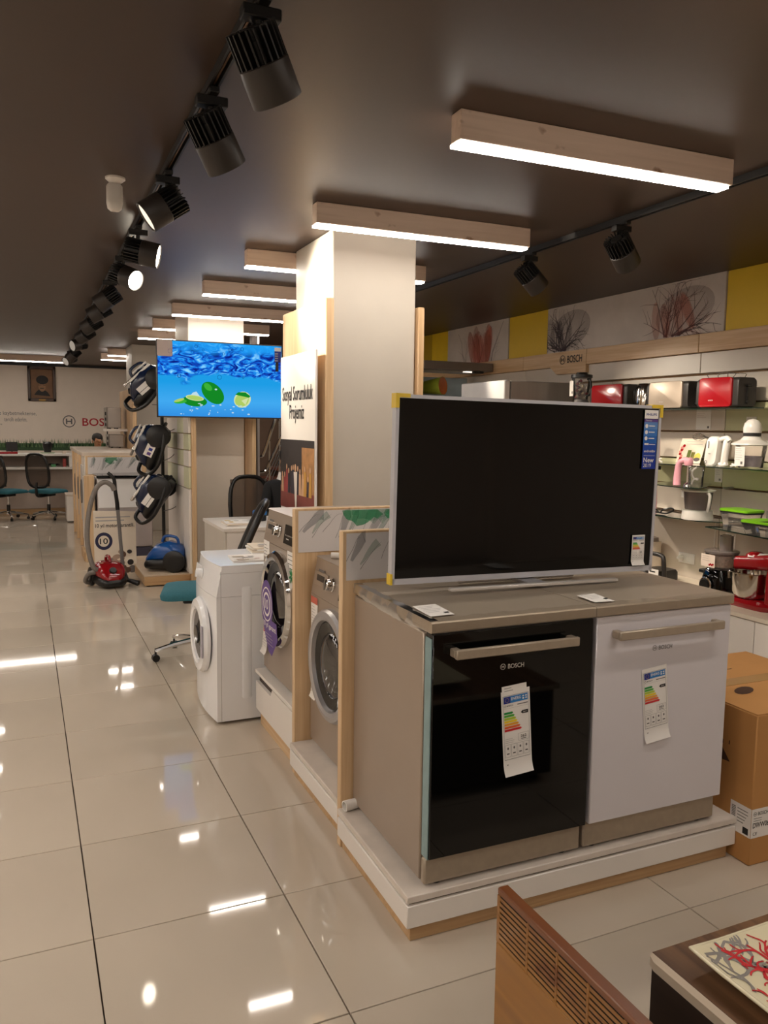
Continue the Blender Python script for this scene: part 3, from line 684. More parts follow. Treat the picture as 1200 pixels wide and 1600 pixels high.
t = divider('wooden divider with a green smoke header between the two grey washing machines', 1.068, 1.78, 3.322, 3.358, 1.205, (1.42, 3.34, 0))
smoke(t, (1.084, 3.3215, 1.012), *YN, .68, .184, 8, 5)

# ------------------------------------------------------------------ washing machines (fronts look down to -X)
def washer(label, xf, yn, yf_, z0, style, feet=True, depth=.55):
    """yn: side near the camera, yf_: far side"""
    w = yf_-yn; H = .845; yc = (yn+yf_)/2
    body, ringm, innm = {'inox': (steel_side, alu, black), 'chrome': (steel_side, chrome, black), 'white': (white_e, white_e, grey_p)}[style]
    t = thing('washing_machine', label, 'washing machine', (xf+depth/2, yc, z0))
    z1 = z0+H; zp = z1-.165
    cab = MB()
    bow = .0 if style != 'white' else .022
    def front(z, d=0): return [V((xf+.012-bow*math.sin(PI*k/8)+d, yf_-w*k/8, z)) for k in range(9)]
    def sect(z, inset=0, d=0):
        fr_ = front(z, d); return [V((xf+depth, yf_, z)), *[V((p.x+inset, p.y, p.z)) for p in fr_], V((xf+depth, yn, z))]
    cab.loft([sect(z0+.018), sect(zp)], body, True, True).build('cabinet', t, 30)
    o = MB().loft([sect(zp+.0015), sect(z1-.035, 0, .025), sect(z1-.008, 0, .030)], body, True, True).build('control_panel', t, 30)
    MB().loft([sect(z1-.0078, 0, .027), sect(z1-.004, 0, .025), sect(z1, .004, .03)], white_e if style == 'white' else steel_side).build('lid', t, 25)
    if feet:
        for fx in (xf+.07, xf+depth-.06):
            for fy in (yn+.06, yf_-.06): MB().cyl((fx, fy, z0), (fx, fy, z0+.02), .02, black, 10).build('foot', t)
    n = V((-1, 0, .15)).normalized(); zc = z1-.09; slope = .03/.16
    def onp(u_, z): return V((xf+.0135+(z-zp)*.15-bow*math.sin(PI*u_/w), yf_-u_, z))
    # dial and drawer on the panel
    dm = chrome if style != 'white' else white_e
    k = MB().lathe(onp(w*.40, zc), (-1, 0, .15), [(.030, 0), (.030, .004), (.026, .008), (.024, .030), (.020, .034)], dm, 24); k.obox(onp(w*.40, zc)+n*.034, (.002, .004, .022), (n, (0, 1, 0), n.cross(V((0, 1, 0)))), dm); k.build('dial', t)
    dr = MB()
    dr.obox(onp(w*.17, zc), (.004, w*.135, .030), (n, (0, 1, 0), n.cross(V((0, 1, 0)))), body, .003)
    if style != 'white': dr.obox(onp(w*.17, zc+.004)+n*.003, (.003, w*.075, .013), (n, (0, 1, 0), n.cross(V((0, 1, 0)))), dgrey, .002)
    dr.build('detergent_drawer', t)
    pn = Flat(onp(0, z1-.165+.002)+n*.0015, (0, -1, 0), n.cross(V((0, -1, 0))))
    pn.rect(w*.10, .105, w*.22, .115, inkg if style != 'white' else inklg, .001)
    if style != 'white':
        pn.rect(w*.56, .028, w*.86, .118, blackgloss, .003)
        for q_ in range(7): pn.rect(w*(.6+.033*q_), .066, w*(.612+.033*q_), .072, alu_pale, .004)
        pn.rect(w*.63, .05, w*.70, .055, alu_pale, .004)
    else:
        for q_ in range(4): pn.rect(w*(.58+.07*q_), .03, w*(.62+.07*q_), .036, inklg, .001)
    pn.build('panel_print', t)
    # porthole
    dz = z0+.43; R = .235 if style != 'white' else .205
    c = V((xf+.012-bow, yc, dz)); ax = (-1, 0, 0)
    door = MB()
    if style == 'white':
        door.lathe(c, ax, [(R, -.004), (R, .012), (R-.012, .03), (R-.05, .036), (R-.065, .030), (R-.072, .012)], ringm, 48, False, False)
    else:
        door.lathe(c, ax, [(R, -.002), (R, .022), (R-.010, .036), (R-.030, .040), (R-.045, .034), (R-.050, .014)], ringm, 48, False, False)
    d = door.build('door', t, 25)
    ri = R-.07 if style == 'white' else R-.048
    MB().lathe(c, ax, [(ri, .016), (ri-.01, .020), (ri-.05, .012), (ri-.058, .004)], innm if style == 'white' else blackgloss, 40, False, False).build('door_trim', d, 30)
    MB().lathe(c, ax, [(ri-.052, .008), (ri-.06, .016), (ri-.085, .026), (.05, .036), (0.002, .038)], darkglass, 40, False, True).lathe(c, ax, [(ri-.04, .001), (ri-.06, .004), (.01, .006)], M('drum_dark', '#1b1817', .25, metal=.6), 30, False, True).build('porthole_glass', d, 50)
    if style == 'white':
        MB().obox(c+V((-.037, -(R-.035), 0)), (.004, .016, .085), ((1, 0, 0), (0, 1, 0), (0, 0, 1)), M('pale_grip', '#b8b4c0', .35), .003).build('door_grip', d)
        rb = MB()
        for fx in (.17, .33): rb.loft([[V((xf+fx+x, yn-.0005-k, z0+.43+z)) for x, z in rr(.026-k*2, .30-k*2, .012)] for k in (0, .004)], white_e)
        rb.build('side_rib', t)
        MB().box(xf+.034, xf+.036, yn-.0006, yn+.001, z0+.02, z1-.03, inklg).box(xf+.03, xf+depth, yn-.0006, yn+.001, z1-.042, z1-.0405, inklg).build('side_seam', t)
    else:
        f = Flat((xf+.012, yn, z0), *XN)
        f2 = MB().lathe((xf+.012, yn+.09, z0+.12), ax, [(.055, 0), (.055, .002), (.050, .003)], steel_side, 28, True, True, 1.25, .8, (0, 0, 1)); f2.build('filter_cover', t)
    return t
plinth('display_plinth', 'white low platform with a wooden base under the nearer grey washing machine', 1.045, 1.74, 2.692, 3.318, .155, (1.4, 3.0, 0))
w1 = washer('grey front-loading washing machine with a silver door, nearer of the two grey ones', 1.125, 2.715, 3.300, .155, 'inox')
w2 = washer('grey front-loading washing machine with a chrome door on the raised drawer base', 1.10, 3.385, 3.975, .300, 'chrome')
w3 = washer('plain white front-loading washing machine standing on the tiled floor', .866, 4.035, 4.57, 0, 'white', True, .50)
energy_label(w1, (1.136, 3.290, .37), *XN, .075, .20, 7, False)
f = Flat((1.1365, 3.292, .66), *XN); f.rect(0, 0, .085, .165, paper, .0015); f.rect(0, .135, .085, .165, M('ink_coral', '#d06a58', .6), .002); f.lines(.008, .12, .07, 8, .013, inklg, .002, .002, 3)
f.build('sticker', w1); f = Flat((1.1365, 3.292, .66), *XN); f.rect(.41, .06, .555, .135, paper, .0015); f.rect(.41, .115, .555, .135, M('ink_violet', '#5b4a92', .6), .002); f.lines(.42, .10, .52, 3, .012, inklg, .002, .002, 4); f.build('sticker', w1)
energy_label(w2, (1.10, 3.975, .395), (0, -1, .0), (.10, .05, 1), .085, .21, 9, False)
f = Flat((1.1115, 3.965, .66), *XN)
f.rect(0, .24, .10, .325, paper, .0012); f.lines(.008, .30, .085, 4, .016, inkg, .003, .002, 8)
f.build('sticker', w2); f = Flat((1.1115, 3.965, .66), *XN); f.rect(.40, .18, .57, .325, paper, .0012); f.lines(.41, .305, .55, 5, .02, ink, .003, .002, 5)
for k in range(6): f.ell(.475+.022*math.cos(k*PI/3), .215+.022*math.sin(k*PI/3), .02, .008, M('ink_green', '#128a48', .6), .002+.0001*k, 10, k*PI/3)
f.build('sticker', w2)
f = Flat((1.066, 3.70, .50), (0, -1, 0), (.0, 0, 1)); cx, cy = -.035, .205   # purple guarantee tag hung on the chrome door
f.poly([(-.115, .13), (.12, .13), (.135, .05), (.04, -.045), (-.02, -.03), (-.10, .07)], purple, .004); f.ell(cx-.01, cy-.01, .10, .12, purple, .0042, 28)
f.ring(cx-.01, cy-.01, .085, .007, paper, .0048); f.ring(cx-.01, cy-.01, .06, .012, paper, .0048); f.text('10', cx-.04, cy-.035, .055, .05, paper, .0052)
f.text('10 yıl garanti.', -.10, .075, .22, .034, paper, .0052); f.lines(-.08, .05, .10, 4, .015, inklg, .003, .0052, 3); f.build('guarantee_tag', w2)
t = thing('drawer_pedestal', 'white raised drawer base under the chrome-door washing machine', 'pedestal', (1.4, 3.68, 0))
MB().box(1.095, 1.72, 3.365, 3.985, 0, .085, oak_h, .002).build('base', t)
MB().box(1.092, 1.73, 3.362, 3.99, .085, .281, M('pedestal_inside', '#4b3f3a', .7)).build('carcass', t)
MB().prism([(3.362, .088), (3.99, .088), (3.99, .235), (3.93, .235), (3.91, .235), (3.72, .235), (3.695, .272), (3.362, .272)], (1.072, 0, 0), (0, 1, 0), (0, 0, 1), (.018, 0, 0), whitelam).build('drawer', t)
MB().box(1.068, 1.74, 3.362, 3.99, .281, .300, whitelam, .002).build('top_board', t)
# papers on and around the machines
def roll(name, label, p0, p1, r, m=paper):
    p0, p1 = V(p0), V(p1); o = MB(); a = (p1-p0)
    o.lathe(p0, a, [(r*.8, 0), (r, 0), (r*.92, a.length), (r*.72, a.length), (r*.72, .0)], m, 18, False, False)
    return one(o, name, label, 'paper', p0-V((0, 0, r)))
roll('paper_roll', 'short white paper roll lying on the corner of the dishwasher platform', (1.032, 2.612, .179), (1.10, 2.622, .179), .020)
roll('paper_roll', 'crumpled white paper roll on top of the nearer grey washing machine', (1.19, 3.19, 1.0145), (1.34, 3.11, 1.0145), .0135)
def brochure(name, label, x0, x1, y0, y1, z, n, cols, grp=None):
    t = thing(name, label, 'brochure', ((x0+x1)/2, (y0+y1)/2, z), grp); q = random.Random(n); zz = z
    for k in range(n):
        a = q.uniform(-.12, .12); c = V(((x0+x1)/2+q.uniform(-.006, .006), (y0+y1)/2+q.uniform(-.006, .006), zz+.005))
        MB().obox(c, ((x1-x0)/2, (y1-y0)/2, .0046), ((math.cos(a), math.sin(a), 0), (-math.sin(a), math.cos(a), 0), (0, 0, 1)), paper_w if k % 2 else paper, .0008).build('sheet', t); zz += .0095
    f = Flat((x0, y0, zz+.0005), *ZP); w, h = x1-x0, y1-y0
    for k in range(9): xa = q.uniform(.05, .7)*w; ya = q.uniform(.05, .7)*h; f.rect(xa, ya, xa+q.uniform(.1, .28)*w, ya+q.uniform(.1, .25)*h, cols[k % len(cols)], .0012+k*.0001)
    f.build('cover_print', t); return t
bc = [M('print_taupe', '#b8a896', .6), M('print_rose', '#c9a79a', .6), inklg, M('print_white', '#efe9e0', .6)]
brochure('brochure', 'flat printed leaflet on top of the white washing machine', .99, 1.30, 4.10, 4.30, .8455, 1, bc)
brochure('brochure_stack', 'pile of glossy catalogues at the back of the white washing machine', 1.16, 1.36, 4.33, 4.53, .8455, 4, bc)

# poster on the nearest pillar
t = thing('poster', 'white poster with a stage photograph leaning on the wooden board of the nearest pillar', 'poster', (1.56, 4.78, .98))
MB().box(1.545, 1.558, 4.42, 5.10, .98, 2.005, paper, .001).build('board', t)
f = Flat((1.545, 5.10, .98), *XN); w, h = .68, 1.025
f.text('Sosyal Sorumluluk', .04, .715, .60, .118, ink, .002); f.text('Projemiz', .19, .60, .29, .118, ink, .002)
f.rect(.0, .06, w-.01, .50, M('stage_dark', '#241c1c', .5), .0016); f.rect(0, .06, w-.01, .20, M('stage_floor', '#7a3a34', .45, var=.2, vs=12), .0019); f.rect(.44, .18, w-.01, .455, M('stage_set', '#a8794a', .5, var=.25, vs=18), .0020)
q = random.Random(4); pc = [M('figure_red', '#9a3b3b', .6), M('figure_rose', '#c07a72', .6), M('figure_dark', '#2c2430', .6), M('figure_tan', '#c39a78', .6), M('figure_gold', '#b8893c', .6)]
for k in range(13):
    x = .05+.046*k+q.uniform(-.01, .01); hh = q.uniform(.12, .19); m_ = pc[q.randrange(5)]
    f.poly([(x-.026, .16), (x+.026, .16), (x+.018, .16+hh*.8), (x-.018, .16+hh*.8)], m_, .0024+k*.0001); f.ell(x, .16+hh*.9, .013, .018, pc[3], .0038, 10)
f.rib([(.33, .08), (.325, .2), (.32, .30)], .03, .07, M('figure_white', '#d8cfc6', .6), .0042); f.ell(.318, .325, .02, .025, pc[3], .0044, 10)
f.build('photo_print', t)

# ------------------------------------------------------------------ chairs, desk, seated assistant
def office_chair(label, x, y, rz, tilt=.22, bh=.27, group='black mesh office chairs with teal seats'):
    """built facing +X about its gas lift, then turned"""
    t = thing('office_chair', label, 'chair', (0, 0, 0), group)
    def rect_ring(hw, hl, z, r, dz=0): return [V((px_*1.0, py_, z+dz*(1 if px_ > hl*.5 else 0)*(-1))) for px_, py_ in rr(hl, hw, r, 5)]
    MB().loft([rect_ring(.20, .20, .425, .06, .0), rect_ring(.235, .235, .44, .08, .01), rect_ring(.24, .24, .465, .09, .012), rect_ring(.225, .225, .485, .09, .01), rect_ring(.15, .15, .492, .08, .0)], teal).build('seat', t, 60, True)
    MB().box(-.10, .10, -.07, .07, .375, .425, black, .01).cyl((0, .07, .40), (.02, .20, .39), .009, black, 8).box(.0, .03, .18, .22, .37, .40, black, .005).build('mechanism', t, 38, True)
    MB().cyl((0, 0, .10), (0, 0, .24), .028, black, 14).cyl((0, 0, .24), (0, 0, .38), .018, chrome, 14).build('gas_lift', t, 38, True)
    b = MB(); cs = []
    for k in range(5):
        a = 2*PI*k/5+.35; d = V((math.cos(a), math.sin(a), 0)); b.tube([V((0, 0, .115))+d*.03, V((0, 0, .10))+d*.17, V((0, 0, .075))+d*.30], [.022, .018, .013], chrome, 8); cs.append(d*.295)
    b.cyl((0, 0, .085), (0, 0, .135), .04, chrome, 16); b.build('star_base', t, 38, True)
    for p in cs:
        d = p.normalized(); s_ = V((-d.y, d.x, 0))
        MB().cyl(p+V((0, 0, .025))+s_*.018, p+V((0, 0, .025))-s_*.018, .0245, black, 12).cyl(p+V((0, 0, .04)), p+V((0, 0, .078)), .007, black, 6).build('caster', t, 38, True)
    ct, st = math.cos(tilt), math.sin(tilt)
    def bk(u_, v_, d_=0): return V((-.225-v_*st-.05*math.cos(u_*5)+.05, u_, .50+v_*ct))+V((d_*ct, 0, d_*st))
    loop = [bk(a*.215*(1-.10*max(0, c)), .03+bh+c*bh) for a, c in [(math.copysign(abs(math.cos(th))**.6, math.cos(th)), math.copysign(abs(math.sin(th))**.6, math.sin(th))) for th in [2*PI*k/28 for k in range(28)]]]
    MB().tube(loop, .021, black, 8, True).build('back_frame', t, 60, True)
    rows = [[bk(u_*.20, v_, .004) for u_ in (-1, -.5, 0, .5, 1)] for v_ in (.05, .2, .35, .5, .02+bh*1.95)]
    MB().loft(rows, mesh_m, False, False, False).build('back_mesh', t, 60, True)
    MB().tube([V((-.05, 0, .39)), V((-.24, 0, .39)), V((-.28, 0, .46)), bk(0, .12, -.03)], [.025, .025, .022, .018], black, 8, sub=3).build('back_support', t, 60, True)
    t.location = (x, y, 0); t.rotation_euler = (0, 0, rz); return t
c0 = office_chair('teal-seated office chair facing the aisle behind the white washing machine', 1.045, 5.36, PI*.925, .40, .285)
c1 = office_chair('black mesh office chair in front of the second pillar with a person sitting in it', 2.06, 7.44, -1.35, .12)
G = 'black mesh office chairs with teal seats'
def moved(src, label, x, y, rz): o = dup(src, label); o.location = (x, y, 0); o.rotation_euler = (0, 0, rz); return o
moved(c1, 'teal-seated office chair at the far counter, the whole one turned away', .34, 14.15, .85)
moved(c1, 'teal-seated office chair at the far counter, cut by the edge of the photo', -.26, 14.25, .75)
t = thing('service_desk', 'white service desk before the second pillar, behind the washing machines', 'desk', (1.95, 6.7, 0))
MB().box(1.43, 2.75, 6.29, 7.10, .715, .742, whitelam, .002).build('desk_top', t)
MB().box(1.442, 1.462, 6.30, 7.09, 0, .715, cream, .002).build('side_panel', t); MB().box(2.72, 2.74, 6.30, 7.09, 0, .715, cream, .002).build('side_panel', t)
MB().box(1.462, 2.72, 6.30, 6.318, .03, .715, whitelam, .002).build('modesty_panel', t)
brochure('note_pad', 'pile of papers with a yellow pad on the service desk', 1.49, 1.75, 6.42, 6.66, .742, 3, [paper, M('pad_yellow', '#c9a84a', .6), inklg])
m = MB().box(1.80, 1.90, 6.70, 6.78, .742, .80, M('stapler_dark', '#15171d', .4), .008).box(1.795, 1.905, 6.695, 6.785, .79, .835, M('office_blue', '#1767b0', .35), .012)
one(m, 'tape_dispenser', 'small blue and black desk dispenser beside the papers on the service desk', 'dispenser', (1.85, 6.74, .742))

def person(label, loc, J, E, matmap, extras):
    """one skinned body from joints (name: position, radius)"""
    t = thing('person', label, 'person', loc); L = V(loc)
    names = list(J); me = bpy.data.meshes.new('body'); me.from_pydata([V(J[n][0])-L for n in names], [(names.index(a), names.index(b)) for a, b in E], [])
    o = bpy.data.objects.new('body', me); COL.objects.link(o)
    sk = o.modifiers.new('s', 'SKIN'); ss = o.modifiers.new('d', 'SUBSURF'); ss.levels = 2; ss.render_levels = 2
    for i, n in enumerate(names):
        r_ = J[n][1]; me.skin_vertices[0].data[i].radius = r_ if isinstance(r_, tuple) else (r_, r_); me.skin_vertices[0].data[i].use_root = (i == 0)
    bpy.context.view_layer.update(); dg = bpy.context.evaluated_depsgraph_get(); nm = bpy.data.meshes.new_from_object(o.evaluated_get(dg))
    bpy.data.objects.remove(o); b = bpy.data.objects.new('body', nm); COL.objects.link(b); b.parent = t; nm.name = 'body'
    nm.materials.clear(); ml = []
    segs = [(V(J[a][0])-L, V(J[b_][0])-L, matmap(a, b_)) for a, b_ in E]
    for s_ in segs:
        if s_[2] not in ml: ml.append(s_[2]); nm.materials.append(s_[2])
    for p in nm.polygons:
        c = p.center; best = None
        for a, b_, m_ in segs:
            ab = b_-a; k = max(0, min(1, (c-a).dot(ab)/max(ab.length_squared, 1e-9))); dd = (a+ab*k-c).length
            if best is None or dd < best[0]: best = (dd, m_)
        p.material_index = ml.index(best[1]); p.use_smooth = True
    extras(t); return t
def body_joints(base, fwd, seated, hip, sh, lean=0.):
    """human joints: base is the point below the pelvis on the floor, fwd the facing direction"""
    F = V(fwd).normalized(); S = V((F.y, -F.x, 0)); B = V(base); U = V((0, 0, 1)); J = {}
    def P(s_, f_, z): return B+S*(s_+lean*max(0, z-hip))+F*f_+U*z
    J['pelvis'] = (P(0, 0, hip), (.15, .11)); J['belly'] = (P(0, .01, hip+.16), (.145, .105)); J['chest'] = (P(0, .01, hip+.36), (.165, .11)); J['neck0'] = (P(0, .0, sh+.03), (.06, .055))
    J['neck1'] = (P(0, .02, sh+.10), .05); J['head0'] = (P(0, .03, sh+.16), (.062, .075)); J['head1'] = (P(0, .03, sh+.24), (.072, .088)); J['head2'] = (P(0, .015, sh+.31), (.05, .06)); J['nose'] = (P(0, .125, sh+.195), .012); J['jaw'] = (P(0, .075, sh+.135), .035)
    E = [('pelvis', 'belly'), ('belly', 'chest'), ('chest', 'neck0'), ('neck0', 'neck1'), ('neck1', 'head0'), ('head0', 'head1'), ('head1', 'head2'), ('head0', 'jaw'), ('head1', 'nose')]
    for sd, n in ((-1, 'l'), (1, 'r')):
        J['sh'+n] = (P(sd*.18, 0, sh-.03), .055)
        if seated:
            J['el'+n] = (P(sd*.235, .10, sh-.29), .043); J['wr'+n] = (P(sd*.16, .33, sh-.30), .028); J['pm'+n] = (P(sd*.14, .40, sh-.305), (.036, .018))
            J['hp'+n] = (P(sd*.09, .03, hip-.01), .088); J['kn'+n] = (P(sd*.12, .45, hip+.01), .06); J['an'+n] = (P(sd*.12, .45, .09), .04); J['ft'+n] = (P(sd*.13, .60, .045), .035)
            hd, hs = F, S
        else:
            J['el'+n] = (P(sd*.235, 0, sh-.31), .042); J['wr'+n] = (P(sd*.24, .06, sh-.55), .027); J['pm'+n] = (P(sd*.24, .075, sh-.63), (.02, .036))
            J['hp'+n] = (P(sd*.09, 0, hip-.04), .088); J['kn'+n] = (P(sd*.10, .015, hip*.53), .058); J['an'+n] = (P(sd*.10, -.01, .09), .042); J['ft'+n] = (P(sd*.11, .13, .045), .035)
            hd, hs = -U, F
        E += [('chest', 'sh'+n), ('sh'+n, 'el'+n), ('el'+n, 'wr'+n), ('wr'+n, 'pm'+n), ('pelvis', 'hp'+n), ('hp'+n, 'kn'+n), ('kn'+n, 'an'+n), ('an'+n, 'ft'+n)]
        pm = J['pm'+n][0]
        for i, (o_, l_) in enumerate(((-.03, .07), (-.01, .08), (.01, .075), (.03, .06))):
            a = pm+hs*o_+hd*.04; J['f%d%s' % (i, n)] = (a, .009); J['g%d%s' % (i, n)] = (a+hd*l_+(-U if seated else F)*.015, .008)
            E += [('pm'+n, 'f%d%s' % (i, n)), ('f%d%s' % (i, n), 'g%d%s' % (i, n))]
        J['th'+n] = (pm-hs*sd*.045*(1 if seated else -1)+hd*.02, .011); E.append(('pm'+n, 'th'+n))
    return J, E, P
def clothed(top, leg):
    def f(a, b):
        h = ('head', 'neck1', 'nose', 'jaw')
        if b.startswith(h): return skin_m
        if b[:2] in ('pm', 'th') or (b[0] in 'fg' and b[1].isdigit()): return skin_m
        if b[:2] in ('kn', 'an', 'hp'): return leg
        if b[:2] == 'ft': return black
        return top
    return f
def head_bits(P, sh, badge=None, collar=True):
    def f(t):
        c = P(0, .02, sh+.235)
        h = MB(); F = P(0, 1, 0)-P(0, 0, 0)
        h.lathe(P(0, .005, sh+.20), (0, 0, 1), [(.082, .02), (.092, .06), (.086, .10), (.06, .135), (.01, .15)], hair_m, 20, True, True, 1.14, .94, F); h.build('hair', t, 60)
        for sd in (-1, 1):
            MB().lathe(P(sd*.03, .105, sh+.225), F, [(.012, -.012), (.011, -.004), (.004, .002)], white_p, 10).lathe(P(sd*.03, .108, sh+.225), F, [(.006, -.002), (.002, .001)], ink, 8).build('eye', t)
            MB().lathe(P(sd*.080, .01, sh+.205), P(sd, 0, 0)-P(0, 0, 0), [(.018, -.006), (.020, .004), (.010, .010)], skin_m, 12, True, True, 1.5, .8).build('ear', t)
        MB().obox(P(0, .112, sh+.158), (.022, .004, .004), (P(1, 0, 0)-P(0, 0, 0), F, (0, 0, 1)), M('lips', '#8a4f42', .5), .003).build('mouth', t)
        if collar:
            MB().lathe(P(0, .005, sh+.02), (0, 0, 1), [(.095, .0), (.075, .045), (.066, .085), (.064, .03)], shirt, 24, False, False).build('shirt_collar', t)
        if badge:
            o = Flat(*badge); o.rect(0, 0, .07, .042, M('badge_silver', '#b8b8c4', .35), .002); o.rect(.008, .026, .045, .032, ink, .003); o.rect(.008, .012, .06, .017, inkg, .003); o.build('name_badge', t)
    return f
F1 = V((.25, -1, 0)); J, E, P1 = body_joints((2.205, 7.40, 0), F1, True, .575, 1.02, -.19)
S1 = V((F1.y, -F1.x, 0)).normalized()
person('person in dark suit and white collar seated at the service desk, half behind the poster', (2.205, 7.40, 0), J, E, clothed(suit, suit), head_bits(P1, 1.02, (P1(.02, .140, .855), (1, .25, 0), (0, 0, 1))))
J, E, P2 = body_joints((1.12, 14.2, 0), (.2, -1, 0), True, .575, 1.06)
person('person seated far back behind the display counter, only the head showing beside the red letters', (1.12, 14.2, 0), J, E, clothed(M('rust_jacket', '#6e3a2c', .8), suit), head_bits(P2, 1.06, None, False))
moved(c1, 'office chair far back carrying the person beside the red letters', 1.11, 14.24, -1.37)

# ------------------------------------------------------------------ lit television on the second pillar
t = thing('television', 'lit television showing limes in blue water, mounted on the second pillar', 'television', (1.76, 7.68, 2.0))
x0, x1, z0, z1, yf = 1.135, 2.335, 1.632, 2.345, 7.66
fr = MB()
for a in ((x0, x1, z0, z0+.012), (x0, x1, z1-.010, z1), (x0, x0+.010, z0, z1), (x1-.010, x1, z0, z1)): fr.box(a[0], a[1], yf-.002, yf+.04, a[2], a[3], dgrey, .001)
fr.box(x0+.01, x1-.01, yf+.012, yf+.05, z0+.01, z1-.01, black); fr.build('frame', t)
MB().box(1.6, 1.95, yf+.05, 8.118, 1.85, 2.15, blackmat, .004).build('wall_bracket', t)
sm = bpy.data.materials.new('screen_water'); sm.use_nodes = True; nt = sm.node_tree; N = nt.nodes; L = nt.links
for n in list(N):
    if n.type == 'BSDF_PRINCIPLED': N.remove(n)
tc = N.new('ShaderNodeTexCoord'); sp = N.new('ShaderNodeSeparateXYZ'); L.new(tc.outputs['Generated'], sp.inputs[0])
mp = N.new('ShaderNodeMapping'); mp.inputs['Scale'].default_value = (5.5, 1, 7); L.new(tc.outputs['Generated'], mp.inputs[0])
nz = N.new('ShaderNodeTexNoise'); nz.inputs['Scale'].default_value = 1.5; nz.inputs['Detail'].default_value = 4; nz.inputs['Distortion'].default_value = 2.6; L.new(mp.outputs[0], nz.inputs['Vector'])
r1 = N.new('ShaderNodeValToRGB'); cr = r1.color_ramp; cr.elements[0].position = .36; cr.elements[0].color = lin('#0b1f78'); cr.elements[1].position = .72; cr.elements[1].color = lin('#8fd2f5')
e = cr.elements.new(.47); e.color = lin('#1251c4'); e = cr.elements.new(.56); e.color = lin('#1f8fe4'); L.new(nz.outputs['Fac'], r1.inputs['Fac'])
n2 = N.new('ShaderNodeTexNoise'); n2.inputs['Scale'].default_value = 3.; n2.inputs['Detail'].default_value = 2; L.new(tc.outputs['Generated'], n2.inputs['Vector'])
def ramp(src, els):
    r_ = N.new('ShaderNodeValToRGB'); c_ = r_.color_ramp; c_.elements[0].position, c_.elements[0].color = els[0][0], els[0][1]; c_.elements[1].position, c_.elements[1].color = els[1][0], els[1][1]
    for p_, k_ in els[2:]: c_.elements.new(p_).color = k_
    L.new(src, r_.inputs['Fac']); return r_.outputs['Color']
low_c = ramp(sp.outputs['Z'], [(0., lin('#2f86d4')), (.46, lin('#1b93d8')), (.2, lin('#3d9fe2'))]); top_c = ramp(sp.outputs['Z'], [(.55, lin('#1150c8')), (1., lin('#22a0ee'))])
ad = N.new('ShaderNodeMath'); ad.operation = 'MULTIPLY_ADD'; ad.inputs[1].default_value = .55; L.new(n2.outputs['Fac'], ad.inputs[0]); L.new(sp.outputs['Z'], ad.inputs[2]); a2 = N.new('ShaderNodeMath'); a2.operation = 'MULTIPLY'; a2.inputs[1].default_value = .78; L.new(ad.outputs[0], a2.inputs[0]); ad = a2
wave = ramp(ad.outputs[0], [(.585, (0, 0, 0, 1)), (1.0, (.15, .15, .15, 1)), (.63, (1, 1, 1, 1)), (.90, (1, 1, 1, 1))]); line = ramp(ad.outputs[0], [(.60, (0, 0, 0, 1)), (.64, (1, 1, 1, 1))])
m1 = N.new('ShaderNodeMix'); m1.data_type = 'RGBA'; L.new(line, m1.inputs['Factor']); L.new(low_c, m1.inputs[6]); L.new(top_c, m1.inputs[7])
m2 = N.new('ShaderNodeMix'); m2.data_type = 'RGBA'; L.new(wave, m2.inputs['Factor']); L.new(m1.outputs[2], m2.inputs[6]); L.new(r1.outputs['Color'], m2.inputs[7])
em = N.new('ShaderNodeEmission'); em.inputs[1].default_value = 1.15; L.new(m2.outputs[2], em.inputs[0]); L.new(em.outputs[0], N['Material Output'].inputs['Surface'])
sc = MB().box(x0+.009, x1-.009, yf, yf+.012, z0+.011, z1-.009, sm).build('screen', t)
lg = glow('lime_skin', '#189a2c', .75); lg2 = glow('lime_skin_light', '#3fb83a', .9); lf = glow('lime_flesh', '#b7d76a', .9); lw = glow('water_white', '#c9e6f4', .9); lp = glow('lime_pale', '#dcebb0', .9)
def FL(): return Flat((x0, yf, z0), *YN)
FL().ell(.515, .235, .125, .083, lg, .002, 28, -.75).ell(.47, .29, .045, .028, lg2, .0024, 20, -.7).ell(.545, .27, .012, .008, lw, .003, 10).build('lime', sc)
FL().ell(.345, .155, .115, .05, lg, .002, 24, -.08).ell(.345, .185, .085, .026, lp, .0026, 24, -.12).ell(.345, .185, .075, .020, lf, .0029, 24, -.12).poly([(.29, .195), (.345, .19), (.39, .205), (.36, .245), (.33, .235)], lw, .0022).build('lime_half', sc)
FL().ell(.21, .148, .06, .02, lg2, .0022, 16, .1).ell(.20, .16, .05, .013, lf, .0026, 16, .3).build('lime_slice', sc)
FL().ell(.80, .18, .085, .075, lp, .002, 24, .5).ell(.795, .175, .07, .06, lf, .0023, 24, .5).poly([(.73, .225), (.76, .25), (.83, .25), (.88, .215), (.865, .20), (.80, .212)], lg, .0026).poly([(.79, .17), (.86, .20), (.83, .13)], lp, .0029).build('lime_wedge', sc)
q = random.Random(2); f = FL()
for k in range(26): f.ell(q.choice((.42, .30, .62, .75))+q.uniform(-.12, .12), q.uniform(.03, .14), q.uniform(.004, .018), q.uniform(.002, .007), lw, .003+k*.00005, 8)
for k in range(22): f.ring(q.uniform(.1, 1.1), q.uniform(.38, .67), q.uniform(.006, .022), .003, glow('bubble_dark', '#0a2a86', .8) if k == 0 else MATS['bubble_dark'], .003, 12)
f.build('bubbles', sc)['kind'] = 'stuff'
f = Flat((x0, yf, z0), *YN); f.poly([(x_+.075, y_+.635) for x_, y_ in rr(.07, .075, .015)], M('sticker_beige', '#c2b2ac', .6), .003); f.build('sticker', t); f = Flat((x0, yf, z0), *YN)
f.rect(1.12, .55, 1.185, .69, navyi, .003); f.rect(1.12, .655, 1.185, .69, paper, .0034); f.rect(1.13, .46, 1.16, .552, ink, .003)
